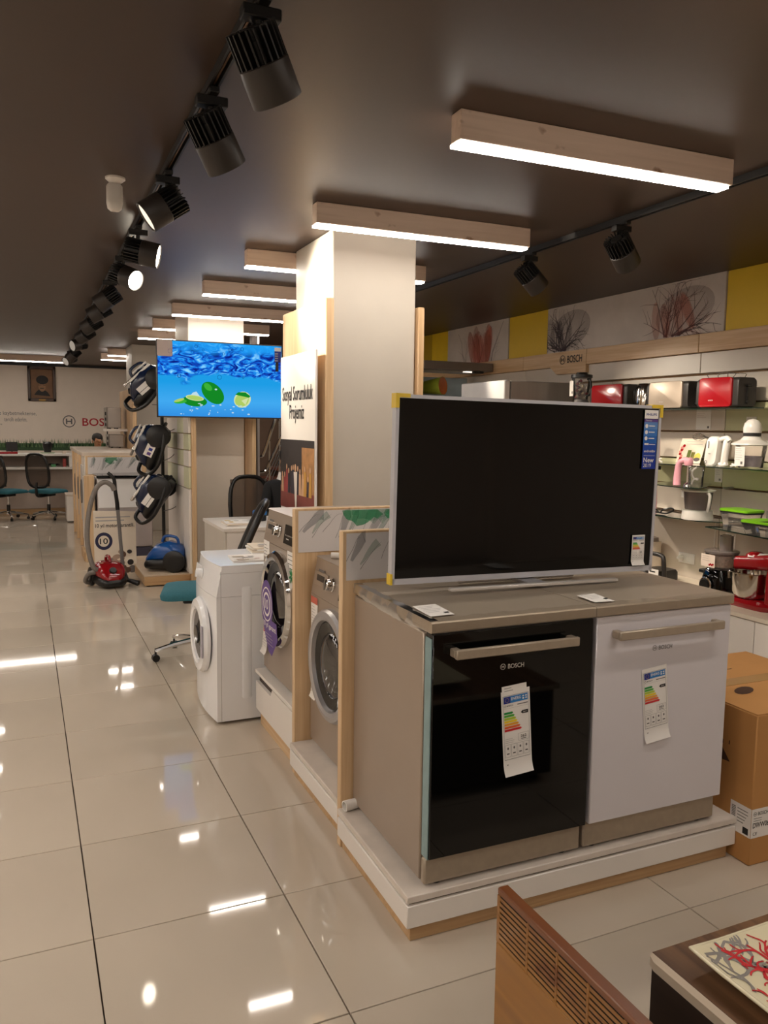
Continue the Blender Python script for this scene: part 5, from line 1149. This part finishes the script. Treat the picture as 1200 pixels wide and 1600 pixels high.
MB().lathe((4.38, 4.71, .945), (0, 0, 1), [(.024, 0), (.026, .08), (.022, .17), (.016, .19)], pink, 16).build('handle', t, 60); MB().lathe((4.38, 4.71, 1.135), (0, 0, 1), [(.008, 0), (.008, .14)], chrome, 10).lathe((4.38, 4.71, 1.14), (0, 0, 1), [(.022, 0), (.02, .13)], clear, 14).build('blending_rod', t); MB().box(4.355, 4.405, 4.67, 4.75, 1.272, 1.30, black, .004).build('clip', t)
for o in bpy.data.objects:
    if o.parent is None and o.name in ('hand_blender', 'blender_beaker') and o.location.z > 1.1: o.location += V((-.17, -.174 if o.name == 'hand_blender' else -.115, .012))
t = thing('milk_frother', 'tall pale pink appliance at the left end of the middle glass shelf', 'appliance', (4.38, 4.76, 1.328))
MB().loft([[V((4.38+x*k, 4.75+y*k, z)) for x, y in rr(.05, .045, .02)] for z, k in ((1.328, 1), (1.34, 1.02), (1.50, .92), (1.545, .9), (1.552, .75))], M('pale_pink', '#dcb8b4', .35)).build('body', t, 40); MB().tube([(4.36, 4.72, 1.333), (4.33, 4.66, 1.34), (4.35, 4.62, 1.36), (4.37, 4.66, 1.345), (4.34, 4.6, 1.335)], .006, white_p, 6, sub=4).build('power_cord', t)
t = thing('citrus_juicer', 'white citrus juicer with a smoky jug on the curved glass shelf', 'juicer', (4.34, 4.24, .945))
MB().lathe((4.34, 4.23, .945), (0, 0, 1), [(.105, 0), (.108, .01), (.103, .065), (.09, .07)], white_p, 28).build('base', t, 40); MB().lathe((4.34, 4.23, 1.012), (0, 0, 1), [(.085, 0), (.093, .06), (.099, .13)], smoky, 28, False, False).build('jug', t)
MB().lathe((4.34, 4.23, 1.012), (0, 0, 1), [(.05, 0), (.05, .05), (.04, .09), (.005, .10)], M('filter_grey', '#9a9090', .5), 18).build('strainer', t)
MB().lathe((4.34, 4.23, 1.142), (0, 0, 1), [(.102, 0), (.116, .004), (.118, .012), (.09, .018), (.05, .02)], white_p, 28).build('rim', t, 40); MB().lathe((4.34, 4.23, 1.158), (0, 0, 1), [(.045, 0), (.035, .010), (.012, .016)], M('cone_amber', '#d8a35c', .4), 18).build('reamer', t, 60)
MB().tube([(4.33, 4.135, 1.14), (4.32, 4.105, 1.12), (4.32, 4.11, 1.06), (4.33, 4.13, 1.01)], .011, white_p, 8, sub=3).build('handle', t, 60)
def foodbox(label, cx, cy, z, hx, hy, h):
    t = thing('food_container', label, 'food container', (cx, cy, z), 'green-lidded food boxes')
    MB().loft([[V((cx+x, cy+y, z+zz)) for x, y in rr(hx*k, hy*k, .03)] for zz, k in ((.002, .88), (h*.6, .95), (h, 1.))], clear, True, False).build('tub', t, 60)
    MB().loft([[V((cx+x, cy+y, z+h+zz)) for x, y in rr(hx*k, hy*k, .03)] for zz, k in ((.0, 1.0), (.0, 1.03), (.010, 1.04), (.010, 1.0))], ink).build('seal', t, 40)
    MB().loft([[V((cx+x, cy+y, z+h+.010+zz)) for x, y in rr(hx*k, hy*k, .03)] for zz, k in ((.0, 1.02), (.003, 1.06), (.015, 1.06), (.018, 1.02), (.017, .9))], green_lid).build('lid', t, 40)
foodbox('clear food box with a green lid at the back of the lowest glass shelf', 4.40, 3.90, .925, .085, .115, .095)
foodbox('clear food box with a green lid at the front of the lowest glass shelf', 4.20, 3.50, .925, .10, .14, .065)
t = thing('spice_grinder', 'black-topped grinder with a clear base behind the front green-lidded box', 'grinder', (4.47, 3.70, .925))
MB().loft([[V((4.50+x, 3.70+y, z)) for x, y in rr(.05, .05, .01)] for z in (.927, 1.05)], clear).build('base', t); MB().lathe((4.50, 3.70, 1.05), (0, 0, 1), [(.052, 0), (.055, .01), (.05, .06), (.035, .075), (.035, .085), (.042, .10), (.04, .13), (.01, .135)], blackgloss, 20).build('top', t)
MB().tube([(4.10, 3.50, 1.012), (4.14, 3.44, 1.02), (4.24, 3.38, 1.025), (4.34, 3.45, 1.03), (4.40, 3.6, 1.0)], .006, black, 6, sub=4).build('power_cord', t)
t = thing('glasses_cord', 'black looped cord lying on the curved glass shelf', 'cord', (4.33, 4.6, .945))
MB().tube([(4.33, 4.70+.0, .953), (4.32, 4.66, .985), (4.33, 4.62, .972), (4.33, 4.585, .955), (4.32, 4.54, .985), (4.33, 4.475, 1.0), (4.34, 4.46, .985), (4.33, 4.52, .957), (4.33, 4.60, .956), (4.33, 4.66, .956)], .006, black, 6, True, 5).build('loop', t)

# appliances on the low worktop
t = thing('food_processor', 'black food processor with a clear bowl and feed tube on the low white worktop', 'food processor', (4.30, 3.955, .455)); c = V((4.30, 3.955, .455))
MB().loft([[c+V((x*k, y*k, z)) for x, y in rr(.095, .105, .035)] for z, k in ((0, .98), (.012, 1.03), (.10, .95), (.17, .82), (.185, .7))], blackgloss).build('base', t, 40)
MB().box(4.26, 4.34, 4.045, 4.115, .59, .615, black, .008).build('side_arm', t)
MB().lathe(c+V((-.098, .03, .075)), (-1, 0, 0), [(.052, 0), (.052, .008), (.048, .010)], chrome, 28).lathe(c+V((-.106, .03, .075)), (-1, 0, 0), [(.042, 0), (.036, .018), (.01, .02)], black, 24).build('dial', t, 35)
MB().lathe(c+V((0, 0, .185)), (0, 0, 1), [(.088, 0), (.098, .02), (.108, .11)], clear, 32, True, False).build('bowl', t); MB().lathe(c+V((0, 0, .20)), (0, 0, 1), [(.075, 0), (.08, .075)], M('bowl_food', '#cbb8a8', .6, var=.3, vs=40), 20).build('bowl_filling', t)
MB().lathe(c+V((0, 0, .293)), (0, 0, 1), [(.112, 0), (.114, .014), (.10, .020), (.03, .02)], smoky, 32).build('lid', t); MB().lathe(c+V((0, -.035, .312)), (0, 0, 1), [(.042, 0), (.044, .10), (.050, .104)], smoky, 24, False, False).build('feed_tube', t)
f = Flat(c+V((-.106, .075, .20)), *XN); f.rect(0, 0, .12, .085, M('leaflet', '#e3d2c4', .6), .002); f.lines(.01, .07, .10, 3, .014, inklg, .002, .003, 4)
for k in range(4): f.ell(.075+.01*k, .016+.006*(k % 2), .008, .007, redp, .003+k*.0002, 8)
f.build('leaflet', t); MB().tube([c+V((0, -.1, .27)), c+V((0, -.15, .26)), c+V((0, -.15, .20)), c+V((0, -.09, .185))], .011, clear, 8, sub=3).build('bowl_handle', t)
t = thing('stand_mixer', 'red stand mixer with a polished steel bowl on the low white worktop', 'mixer', (4.25, 3.55, .455)); c = V((4.24, 3.655, .455))
MB().loft([[c+V((x, y-.05, z)) for x, y in rr(.115*k, .19*k, .09)] for z, k in ((0, .97), (.006, 1.), (.03, 1.), (.05, .85))], redg).build('base', t, 40)
MB().lathe(c+V((0, 0, .045)), (0, 0, 1), [(.055, 0), (.095, .012), (.112, .045), (.120, .165), (.127, .17), (.127, .175), (.118, .172), (.108, .06), (.08, .03)], steelbowl, 36).build('bowl', t, 40); MB().tube([c+V((-.02, .118, .20)), c+V((-.02, .16, .195)), c+V((-.02, .155, .15))], .008, steelbowl, 8, sub=3).build('bowl_handle', t)
MB().loft([[c+V((x*.9, y, z)) for x, y in rr(.07, .055, .03)] for y, z in ()] or [[c+V((x*k, -.205+y*k, z)) for x, y in rr(.075, .05, .03)] for z, k in ((.03, 1.), (.12, .95), (.22, .95), (.28, .8))], redg).build('column', t, 40)
MB().loft([[c+V((x*k, yy, .272+dz+z*k)) for x, z in rr(.07, .045, .03)] for yy, k, dz in ((.075, .75, -.01), (.08, 1., -.005), (-.05, 1.05, .012), (-.16, 1.1, .03), (-.25, 1.0, .03), (-.28, .6, .03))], redg).build('mixer_head', t, 50)
MB().lathe(c+V((0, -.03, .30)), (0, 0, 1), [(.065, 0), (.06, .035), (.035, .05), (.005, .054)], redg, 24).build('head_cover', t, 60)
f = Flat(c+V((-.075, -.03, .312)), (.35, -1, .05), (1, .3, .45)); f.rect(0, 0, .11, .055, paper, .012); f.rect(.045, .012, .058, .022, inkg, .013); f.build('price_card', t)
t = thing('contact_grill', 'dark grey rounded grill with a white tag on the low worktop by the wall', 'grill', (4.32, 4.42, .455))
MB().loft([[V((4.30+x*k, 4.56+y*k, z)) for x, y in rr(.14, .10, .04)] for z, k in ((.455, .96), (.47, 1), (.52, .98), (.535, .9))], dgrey).build('body', t, 40)
MB().tube([(4.17, 4.51, .52), (4.16, 4.51, .645), (4.165, 4.48, .672), (4.165, 4.38, .672), (4.16, 4.345, .645), (4.17, 4.34, .52)], .016, dgrey, 10, sub=3).build('handle', t, 60)
f = Flat((4.155, 4.48, .49), *XN); f.rect(0, 0, .10, .075, paper, .004); f.lines(.01, .05, .08, 2, .025, ink, .01, .005, 5); f.build('tag', t)
t = thing('coffee_maker', 'pale coffee maker with a grey lid behind the dark grill', 'coffee maker', (4.49, 4.85, .455))
MB().loft([[V((4.49+x, 4.85+y, z)) for x, y in rr(.07*k, .08*k, .03)] for z, k in ((.455, 1), (.47, 1.02), (.68, .95), (.70, .95))], M('cream_plastic', '#d9c9b6', .4)).build('body', t, 40); MB().lathe((4.49, 4.85, .70), (0, 0, 1), [(.07, 0), (.068, .03), (.02, .04)], M('taupe_lid', '#8f8078', .4), 20).build('lid', t)
def socket(label, y, z, w, n):
    t = thing('wall_socket', label, 'socket', (XR-.008, y, z), 'wall sockets'); MB().box(XR-.010, XR, y-w/2, y+w/2, z-.04, z+.04, white_p, .004).build('plate', t)
    for k in range(n): MB().lathe((XR-.010, y+(k-(n-1)/2)*.07, z), (-1, 0, 0), [(.028, 0), (.030, .003), (.026, .003), (.022, -.004)], white_p, 20, False, True).build('insert', t)
    return t
s1 = socket('double wall socket with a white plug above the dark grill', 4.56, .60, .16, 2)
MB().lathe((4.60-.012, 4.60, .60), (-1, 0, 0), [(.02, 0), (.018, .03), (.01, .045)], white_p, 14).build('plug', s1)
s2 = socket('round wall socket with a thin cable, beside the food processor', 4.30, .50, .08, 1)
MB().tube([(4.592, 4.30, .53), (4.594, 4.30, .7), (4.594, 4.295, .91)], .0035, white_p, 6).build('cable', s2)
for lab, y, z, w, h in (('white price card under the steel toaster shelf', 4.47, 1.578, .14, .135), ('small white price card under the bright red toaster shelf', 4.04, 1.60, .085, .07), ('white price card behind the chopper, under the middle shelf', 3.62, 1.14, .10, .12), ('white price card below the pink hand blender shelf', 4.60, 1.06, .10, .09), ('pale price card under the curved juicer shelf', 4.16, .72, .09, .12), ('white price card low behind the white tag of the clear beaker', 4.30, 1.20, .07, .10)):
    t = thing('price_card', lab, 'card', (XR-.003, y, z), 'price cards on the slat wall'); MB().box(XR-.003, XR-.0004, y-w/2, y+w/2, z, z+h, paper).build('sheet', t)
    f = Flat((XR-.003, y+w/2, z), *XN); f.lines(.008, h-.015, w*.8, 3, .015, inklg, .002, .001, 7); f.rect(w-.03, .01, w-.012, .026, inkg, .001); f.build('print', t)
t = thing('brochure', 'standing leaflet with a fruit picture behind the pink hand blender', 'brochure', (4.52, 4.52, 1.328)); MB().loft([[V((4.50+d, 4.63, 1.33)), V((4.50+d, 4.39, 1.33)), V((4.56+d, 4.39, 1.51)), V((4.56+d, 4.63, 1.51))] for d in (.003, 0)], paper_w).build('sheet', t)
f = Flat((4.50, 4.63, 1.33), (0, -1, 0), (.316, 0, .949)); q = random.Random(12); f.lines(.06, .165, .22, 2, .02, inklg, .003, .002, 2); f.rect(.095, .01, .13, .10, M('juice_green', '#5c6a26', .5), .002); f.rect(.135, .01, .17, .085, M('juice_olive', '#6f6a20', .5), .002)
for k in range(8): f.ell(.03+q.uniform(-.01, .02), .02+.016*k, .014, .012, redp if k % 2 else M('fruit_pinkish', '#d88a80', .5), .002+k*.0001, 10)
f.ell(.20, .05, .03, .03, M('fruit_yellow', '#d8b830', .5), .002, 12); f.ell(.20, .03, .03, .015, M('fruit_black', '#3a2a2a', .5), .0025, 12); f.build('fruit_print', t)
t = thing('leaflet', 'plain white sheet standing left of the white hand mixer', 'leaflet', (4.52, 4.24, 1.328)); MB().loft([[V((4.50+d, 4.33, 1.33)), V((4.50+d, 4.17, 1.33)), V((4.55+d, 4.17, 1.53)), V((4.55+d, 4.33, 1.53))] for d in (.003, 0)], paper).build('sheet', t)
f = Flat((4.50, 4.33, 1.33), (0, -1, 0), (.243, 0, .97)); f.ring(.10, .07, .04, .003, inklg, .002); f.lines(.06, .07, .14, 2, .012, inklg, .002, .002, 2); f.build('print', t)

# fridge, hood, tube beyond the television
t = thing('refrigerator', 'tall stainless refrigerator whose top shows above the television', 'refrigerator', (4.05, 6.2, 0))
MB().box(3.80, 4.45, 5.84, 6.58, .03, 1.975, steel_x, .006).build('cabinet', t); d = MB().box(3.735, 3.793, 5.84, 6.58, .10, 1.978, M('fridge_front', '#d4d2d0', .35, metal=.25), .008).build('door', t); MB().box(3.70, 3.72, 5.90, 5.925, .9, 1.4, alu, .004).box(3.715, 3.737, 5.90, 5.925, .92, .95, alu).box(3.715, 3.737, 5.90, 5.925, 1.35, 1.38, alu).build('handle', d)
for fx in (3.85, 4.40):
    for fy in (5.9, 6.5): MB().cyl((fx, fy, 0), (fx, fy, .035), .02, black, 8).build('foot', t)
t = thing('hood_display', 'white display unit with a pale blue glass back carrying the cooker hood', 'display unit', (4.15, 7.7, 0))
MB().box(3.70, 3.735, 7.38, 7.94, 0, 2.295, white_p, .003).build('side_panel', t); MB().box(3.735, 4.56, 7.90, 7.94, 0, 2.12, M('pale_blue_glass', '#b9cdd6', .1, coat=.4), .002).build('back_panel', t)
MB().box(3.735, 4.56, 7.42, 7.90, 0, .95, whitelam, .003).build('cabinet', t); MB().box(3.735, 4.56, 7.44, 7.90, 1.86, 1.885, whitelam, .003).build('shelf_board', t)
t = thing('cooker_hood', 'dark grey flat cooker hood jutting out right of the nearest pillar', 'hood', (4.15, 7.4, 2.14))
MB().box(3.74, 4.56, 7.36, 7.40, 2.165, 2.25, M('hood_front', '#7d7168', .4, metal=.3), .004).build('fascia', t); MB().box(3.745, 4.555, 7.40, 7.895, 2.165, 2.24, alu, .003).build('body', t)
MB().box(3.80, 4.25, 7.46, 7.80, 2.159, 2.165, M('hood_filter', '#c8bca8', .3, metal=.5), .001).build('filter', t); MB().box(4.30, 4.42, 7.47, 7.55, 2.158, 2.165, lamp_led2).build('lamp', t); MB().box(4.33, 4.45, 7.365, 7.41, 2.142, 2.165, black, .003).build('switch_box', t)
t = thing('colour_tube', 'yellow-green tube with an orange open end lying under the cooker hood', 'tube', (4.02, 7.55, 1.885))
MB().lathe((3.86, 7.72, 1.985), V((.24, -.38, .03)), [(.055, 0), (.095, .30), (.09, .30), (.05, .0)], M('tube_green', '#8f9a2c', .45), 24, False, False).build('tube', t); ax_ = V((.24, -.38, .03)).normalized()
MB().lathe(V((3.86, 7.72, 1.985))+ax_*.296, ax_, [(.092, 0), (.092, .004)], M('tube_orange', '#d9722a', .45, var=.15), 24).build('end_cap', t)
t = thing('low_cabinet', 'brown-grey cabinet with a wooden top behind the nearest pillar', 'cabinet', (2.7, 5.9, 0))
MB().box(2.42, 3.1, 5.5, 6.1, 0, 1.03, browndark, .004).build('carcass', t); MB().box(2.41, 3.11, 5.49, 6.11, 1.03, 1.055, oak_x, .002).build('top_board', t)
t = thing('leaflet', 'white upright card with a red spot on the brown-grey cabinet behind the pillar', 'leaflet', (2.56, 5.6, 1.055))
MB().box(2.47, 2.66, 5.60, 5.604, 1.0555, 1.42, paper).build('sheet', t); MB().box(2.50, 2.62, 5.604, 5.66, 1.0555, 1.06, paper).build('stand', t)
f = Flat((2.47, 5.60, 1.055), *YN); f.ell(.03, .16, .018, .022, redp, .001, 12); f.rect(.02, .24, .05, .27, inkg, .001); f.ell(.025, .09, .01, .012, ink, .001, 10); f.build('print', t)

# cardboard box
t = thing('cardboard_box', 'large brown cardboard carton with white labels beside the platform', 'box', (2.66, 2.27, 0))
x0, x1, y0, y1, h = 2.345, 2.975, 1.955, 2.59, .567
MB().box(x0, x1, y0, y1, 0, h-.004, cardboard, .004).build('carton', t)
MB().box(x0+.002, x1-.002, y0+.002, (y0+y1)/2-.002, h-.004, h, cardboard, .001).build('flap', t); MB().box(x0+.002, x1-.002, (y0+y1)/2+.002, y1-.002, h-.004, h, cardboard, .001).build('flap', t)
MB().box(x0+.001, x1-.001, (y0+y1)/2-.035, (y0+y1)/2+.035, h, h+.0012, tape).build('tape_strip', t)
f = Flat((x0, y1, 0), *XN); w = y1-y0; f.rect(w-.095, .105, w, .215, paper, .001)
for k in range(7): f.rect(w-.088, .16+.006*k, w-.070, .163+.006*k, ink, .0016)
f.lines(w-.062, .195, w-.01, 5, .012, inkg, .003, .0016, 6); f.rect(w-.035, .112, w-.010, .137, ink, .0016); f.build('label', t); f = Flat((x0, y1, 0), *XN)
f.poly([(w-.20, .345), (w-.255, .375), (w-.15, .395), (w-.11, .35)], cardboard_d, .001); f.rect(w-.19, .31, w-.185, .36, cardboard_d, .0012)
for k in range(4): f.rect(w-.21+.03*k, .40+.005*k, w-.205+.03*k, .415+.005*k, cardboard_d, .0012)
f.build('shipping_print', t)
f = Flat((x0, y0, 0), *YN); f.rect(0, .105, .22, .215, paper, .001); f.logo(.016, .196, .008, ink, .0016); f.text('BOSCH', .03, .190, .05, .013, ink, .0016); f.lines(.01, .178, .05, 3, .009, inkg, .002, .0016, 2); f.text('DWW067A50', .008, .143, .125, .020, ink, .0016); f.text('CE', .01, .115, .02, .012, ink, .0016, False); f.rect(.13, .115, .2, .118, inkg, .0016); f.build('label', t)
f = Flat((x0, y0, h), *ZP); f.ell(.17, .22, .06, .03, cardboard_d, .001, 14, .4); f.build('shipping_print', t); f = Flat((x0, y0, h), *ZP); f.ell(.11, .47, .03, .012, cardboard_d, .001, 10, .2); f.build('shipping_print', t); f = Flat((x0, y0, h), *ZP); f.rect(.30, .44, .31, .52, cardboard_d, .001); f.rect(.27, .45, .35, .455, cardboard_d, .0012)
f.build('shipping_print', t)
swing(t, -.02, (2.345, 1.955))

# ------------------------------------------------------------------ foreground: louvred panel, coffee table, tray
t = thing('louvred_panel', 'honey-coloured wooden panel with rows of vent slots in the foreground', 'panel', (.99, 1.05, 0))
xa, xb, ya, yb, zt = .978, 1.003, .55, 1.498, .50
MB().box(xa, xb, ya, yb, 0, .365, honey, .002).build('lower_board', t)
MB().box(xa, xb+.004, ya, yb, zt-.018, zt, honey_top, .003).build('top_rail', t)
cols = [1.488, 1.375, 1.268, 1.167, 1.060, .955, .85, .745, .64, .55]
MB().box(xa, xb, 1.486, yb, .365, zt-.018, honey, .001).build('stile', t)
n = 9; pitch = (zt-.018-.365)/n
for k in range(len(cols)-1):
    a, b = cols[k+1], cols[k]; st_w = .008 if k else 0
    if k: MB().box(xa, xb, b-.004, b+.004, .365, zt-.018, honey, .001).build('stile', t)
    for i in range(n): z = .365+pitch*(i+.5); MB().box(xa+.0005, xa+.0022, a+.004, b-(.004 if k else 0), z-pitch*.33, z+pitch*.33, honey, .001).build('slat', t)
MB().box(xa+.0030, xb+.004, ya+.005, yb-.005, .362, zt-.016, M('vent_dark', '#070403', .9)).build('backing', t)
MB().box(xa-.0, xb+.12, .62, .66, 0, .03, honey, .003).build('foot', t)
t = thing('coffee_table', 'dark brown table with a walnut top and beige edging in the right foreground', 'table', (1.6, .75, 0))
cp = [(1.178, .15), (1.178, 1.20), (1.186, 1.220), (1.20, 1.228), (2.1, 1.228), (2.1, .15)]
MB().prism(cp, (0, 0, .430), (1, 0, 0), (0, 1, 0), (0, 0, .0198), edge_grey).build('edging', t); MB().box(1.198, 2.1, .15, 1.2265, .4496, .4505, walnut).build('table_top', t)
MB().box(1.185, 2.08, 0.17, 1.215, .045, .429, wenge, .003).build('carcass', t)
for fx in (1.23, 2.03):
    for fy in (.22, 1.15): MB().cyl((fx, fy, 0), (fx, fy, .046), .02, black, 10).build('foot', t)
t = thing('serving_tray', 'cream square serving plate printed with red and grey coral on the table', 'tray', (1.48, .95, .4505))
x0, x1, y0, y1, zb = 1.232, 1.69, .69, 1.155, .486
MB().lathe(((x0+x1)/2, (y0+y1)/2, .4505), (0, 0, 1), [(.11, 0), (.115, .033), (.05, .033)], white_p, 24).build('foot_ring', t)
N_ = 16; rows = []
def tz(u_, v_):
    e = max(abs(u_), abs(v_)); c_ = min(abs(u_), abs(v_)); return zb+.010*max(0, (e-.75)/.25)**1.5+.012*max(0, c_-.7)
top = [[V((x0+(x1-x0)*(i/N_), y0+(y1-y0)*(j/N_), tz(2*i/N_-1, 2*j/N_-1))) for i in range(N_+1)] for j in range(N_+1)]
cream_gl = M('cream_glaze', '#e2d8b8', .12, coat=.3, var=.01)
MB().loft(top, cream_gl, False, False, False).loft([[p-V((0, 0, .006)) for p in r_] for r_ in top][::-1], cream_gl, False, False, False).build('plate', t, 60)
rim = [top[0][i] for i in range(N_+1)]+[top[j][N_] for j in range(1, N_+1)]+[top[N_][i] for i in range(N_-1, -1, -1)]+[top[j][0] for j in range(N_-1, 0, -1)]
MB().tube([p-V((0, 0, .003)) for p in rim], .004, cream_gl, 8, True).build('rim', t, 60)
cg = M('coral_grey', '#8b8580', .4); cr_ = M('coral_red', '#c3202a', .4)
cm = MB()
def coral(x, y, a, L, w, m, dep, q, hgt):
    k = 7; pts = [(x, y, a)]; cur = q.choice((-1, 1))*q.uniform(.3, 1.1)
    for i in range(k):
        a += cur/k+q.uniform(-.28, .28); x += L/k*math.cos(a); y += L/k*math.sin(a)
        if not (x0+.006 < x < x1-.006 and y0+.006 < y < y1-.006): break
        pts.append((x, y, a))
    n_ = len(pts)
    if n_ < 2: return
    Lf = []
    for i, (px_, py_, aa) in enumerate(pts):
        ww = w*(1.15-.45*i/k)/2
        for s_ in (1, -1):
            X_ = px_-s_*math.sin(aa)*ww; Y_ = py_+s_*math.cos(aa)*ww; Lf.append(V((X_, Y_, tz(2*(X_-x0)/(x1-x0)-1, 2*(Y_-y0)/(y1-y0)-1)+hgt)))
    cm.add(Lf, [(2*i+1, 2*i+3, 2*i+2, 2*i) for i in range(n_-1)], m)
    px_, py_, aa = pts[-1]; cz = tz(2*(px_-x0)/(x1-x0)-1, 2*(py_-y0)/(y1-y0)-1)+hgt; r_ = w*.42
    cm.add([V((px_+r_*math.cos(j*PI/4), py_+r_*math.sin(j*PI/4), cz)) for j in range(8)], [tuple(range(8))], m)
    if dep:
        sd = q.choice((-1, 1))
        for i in range(2, n_, 2):
            sd = -sd; coral(pts[i][0], pts[i][1], pts[i][2]+sd*q.uniform(.45, .85), L*q.uniform(.42, .62), w*.8, m, dep-1, q, hgt+.00005)
q = random.Random(14)
for bx_, by, a, L in ((1.245, 1.128, -.05, .10), (1.243, 1.10, .45, .10), (1.25, 1.055, .15, .12), (1.25, 1.01, .5, .12), (1.27, .955, .2, .12), (1.28, .89, .6, .13), (1.30, .82, .5, .14), (1.40, .84, .1, .12)): coral(bx_, by, a, L, .0072, cg, 2, q, .0012)
for bx_, by, a, L in ((1.345, .985, 1.0, .14), (1.345, .985, 1.9, .11), (1.345, .985, .15, .14), (1.345, .985, 2.7, .08), (1.38, .885, 1.1, .15), (1.38, .885, .2, .15), (1.38, .885, 2.1, .10)): coral(bx_, by, a, L, .0068, cr_, 2, q, .0018)
cm.build('coral_print', t)
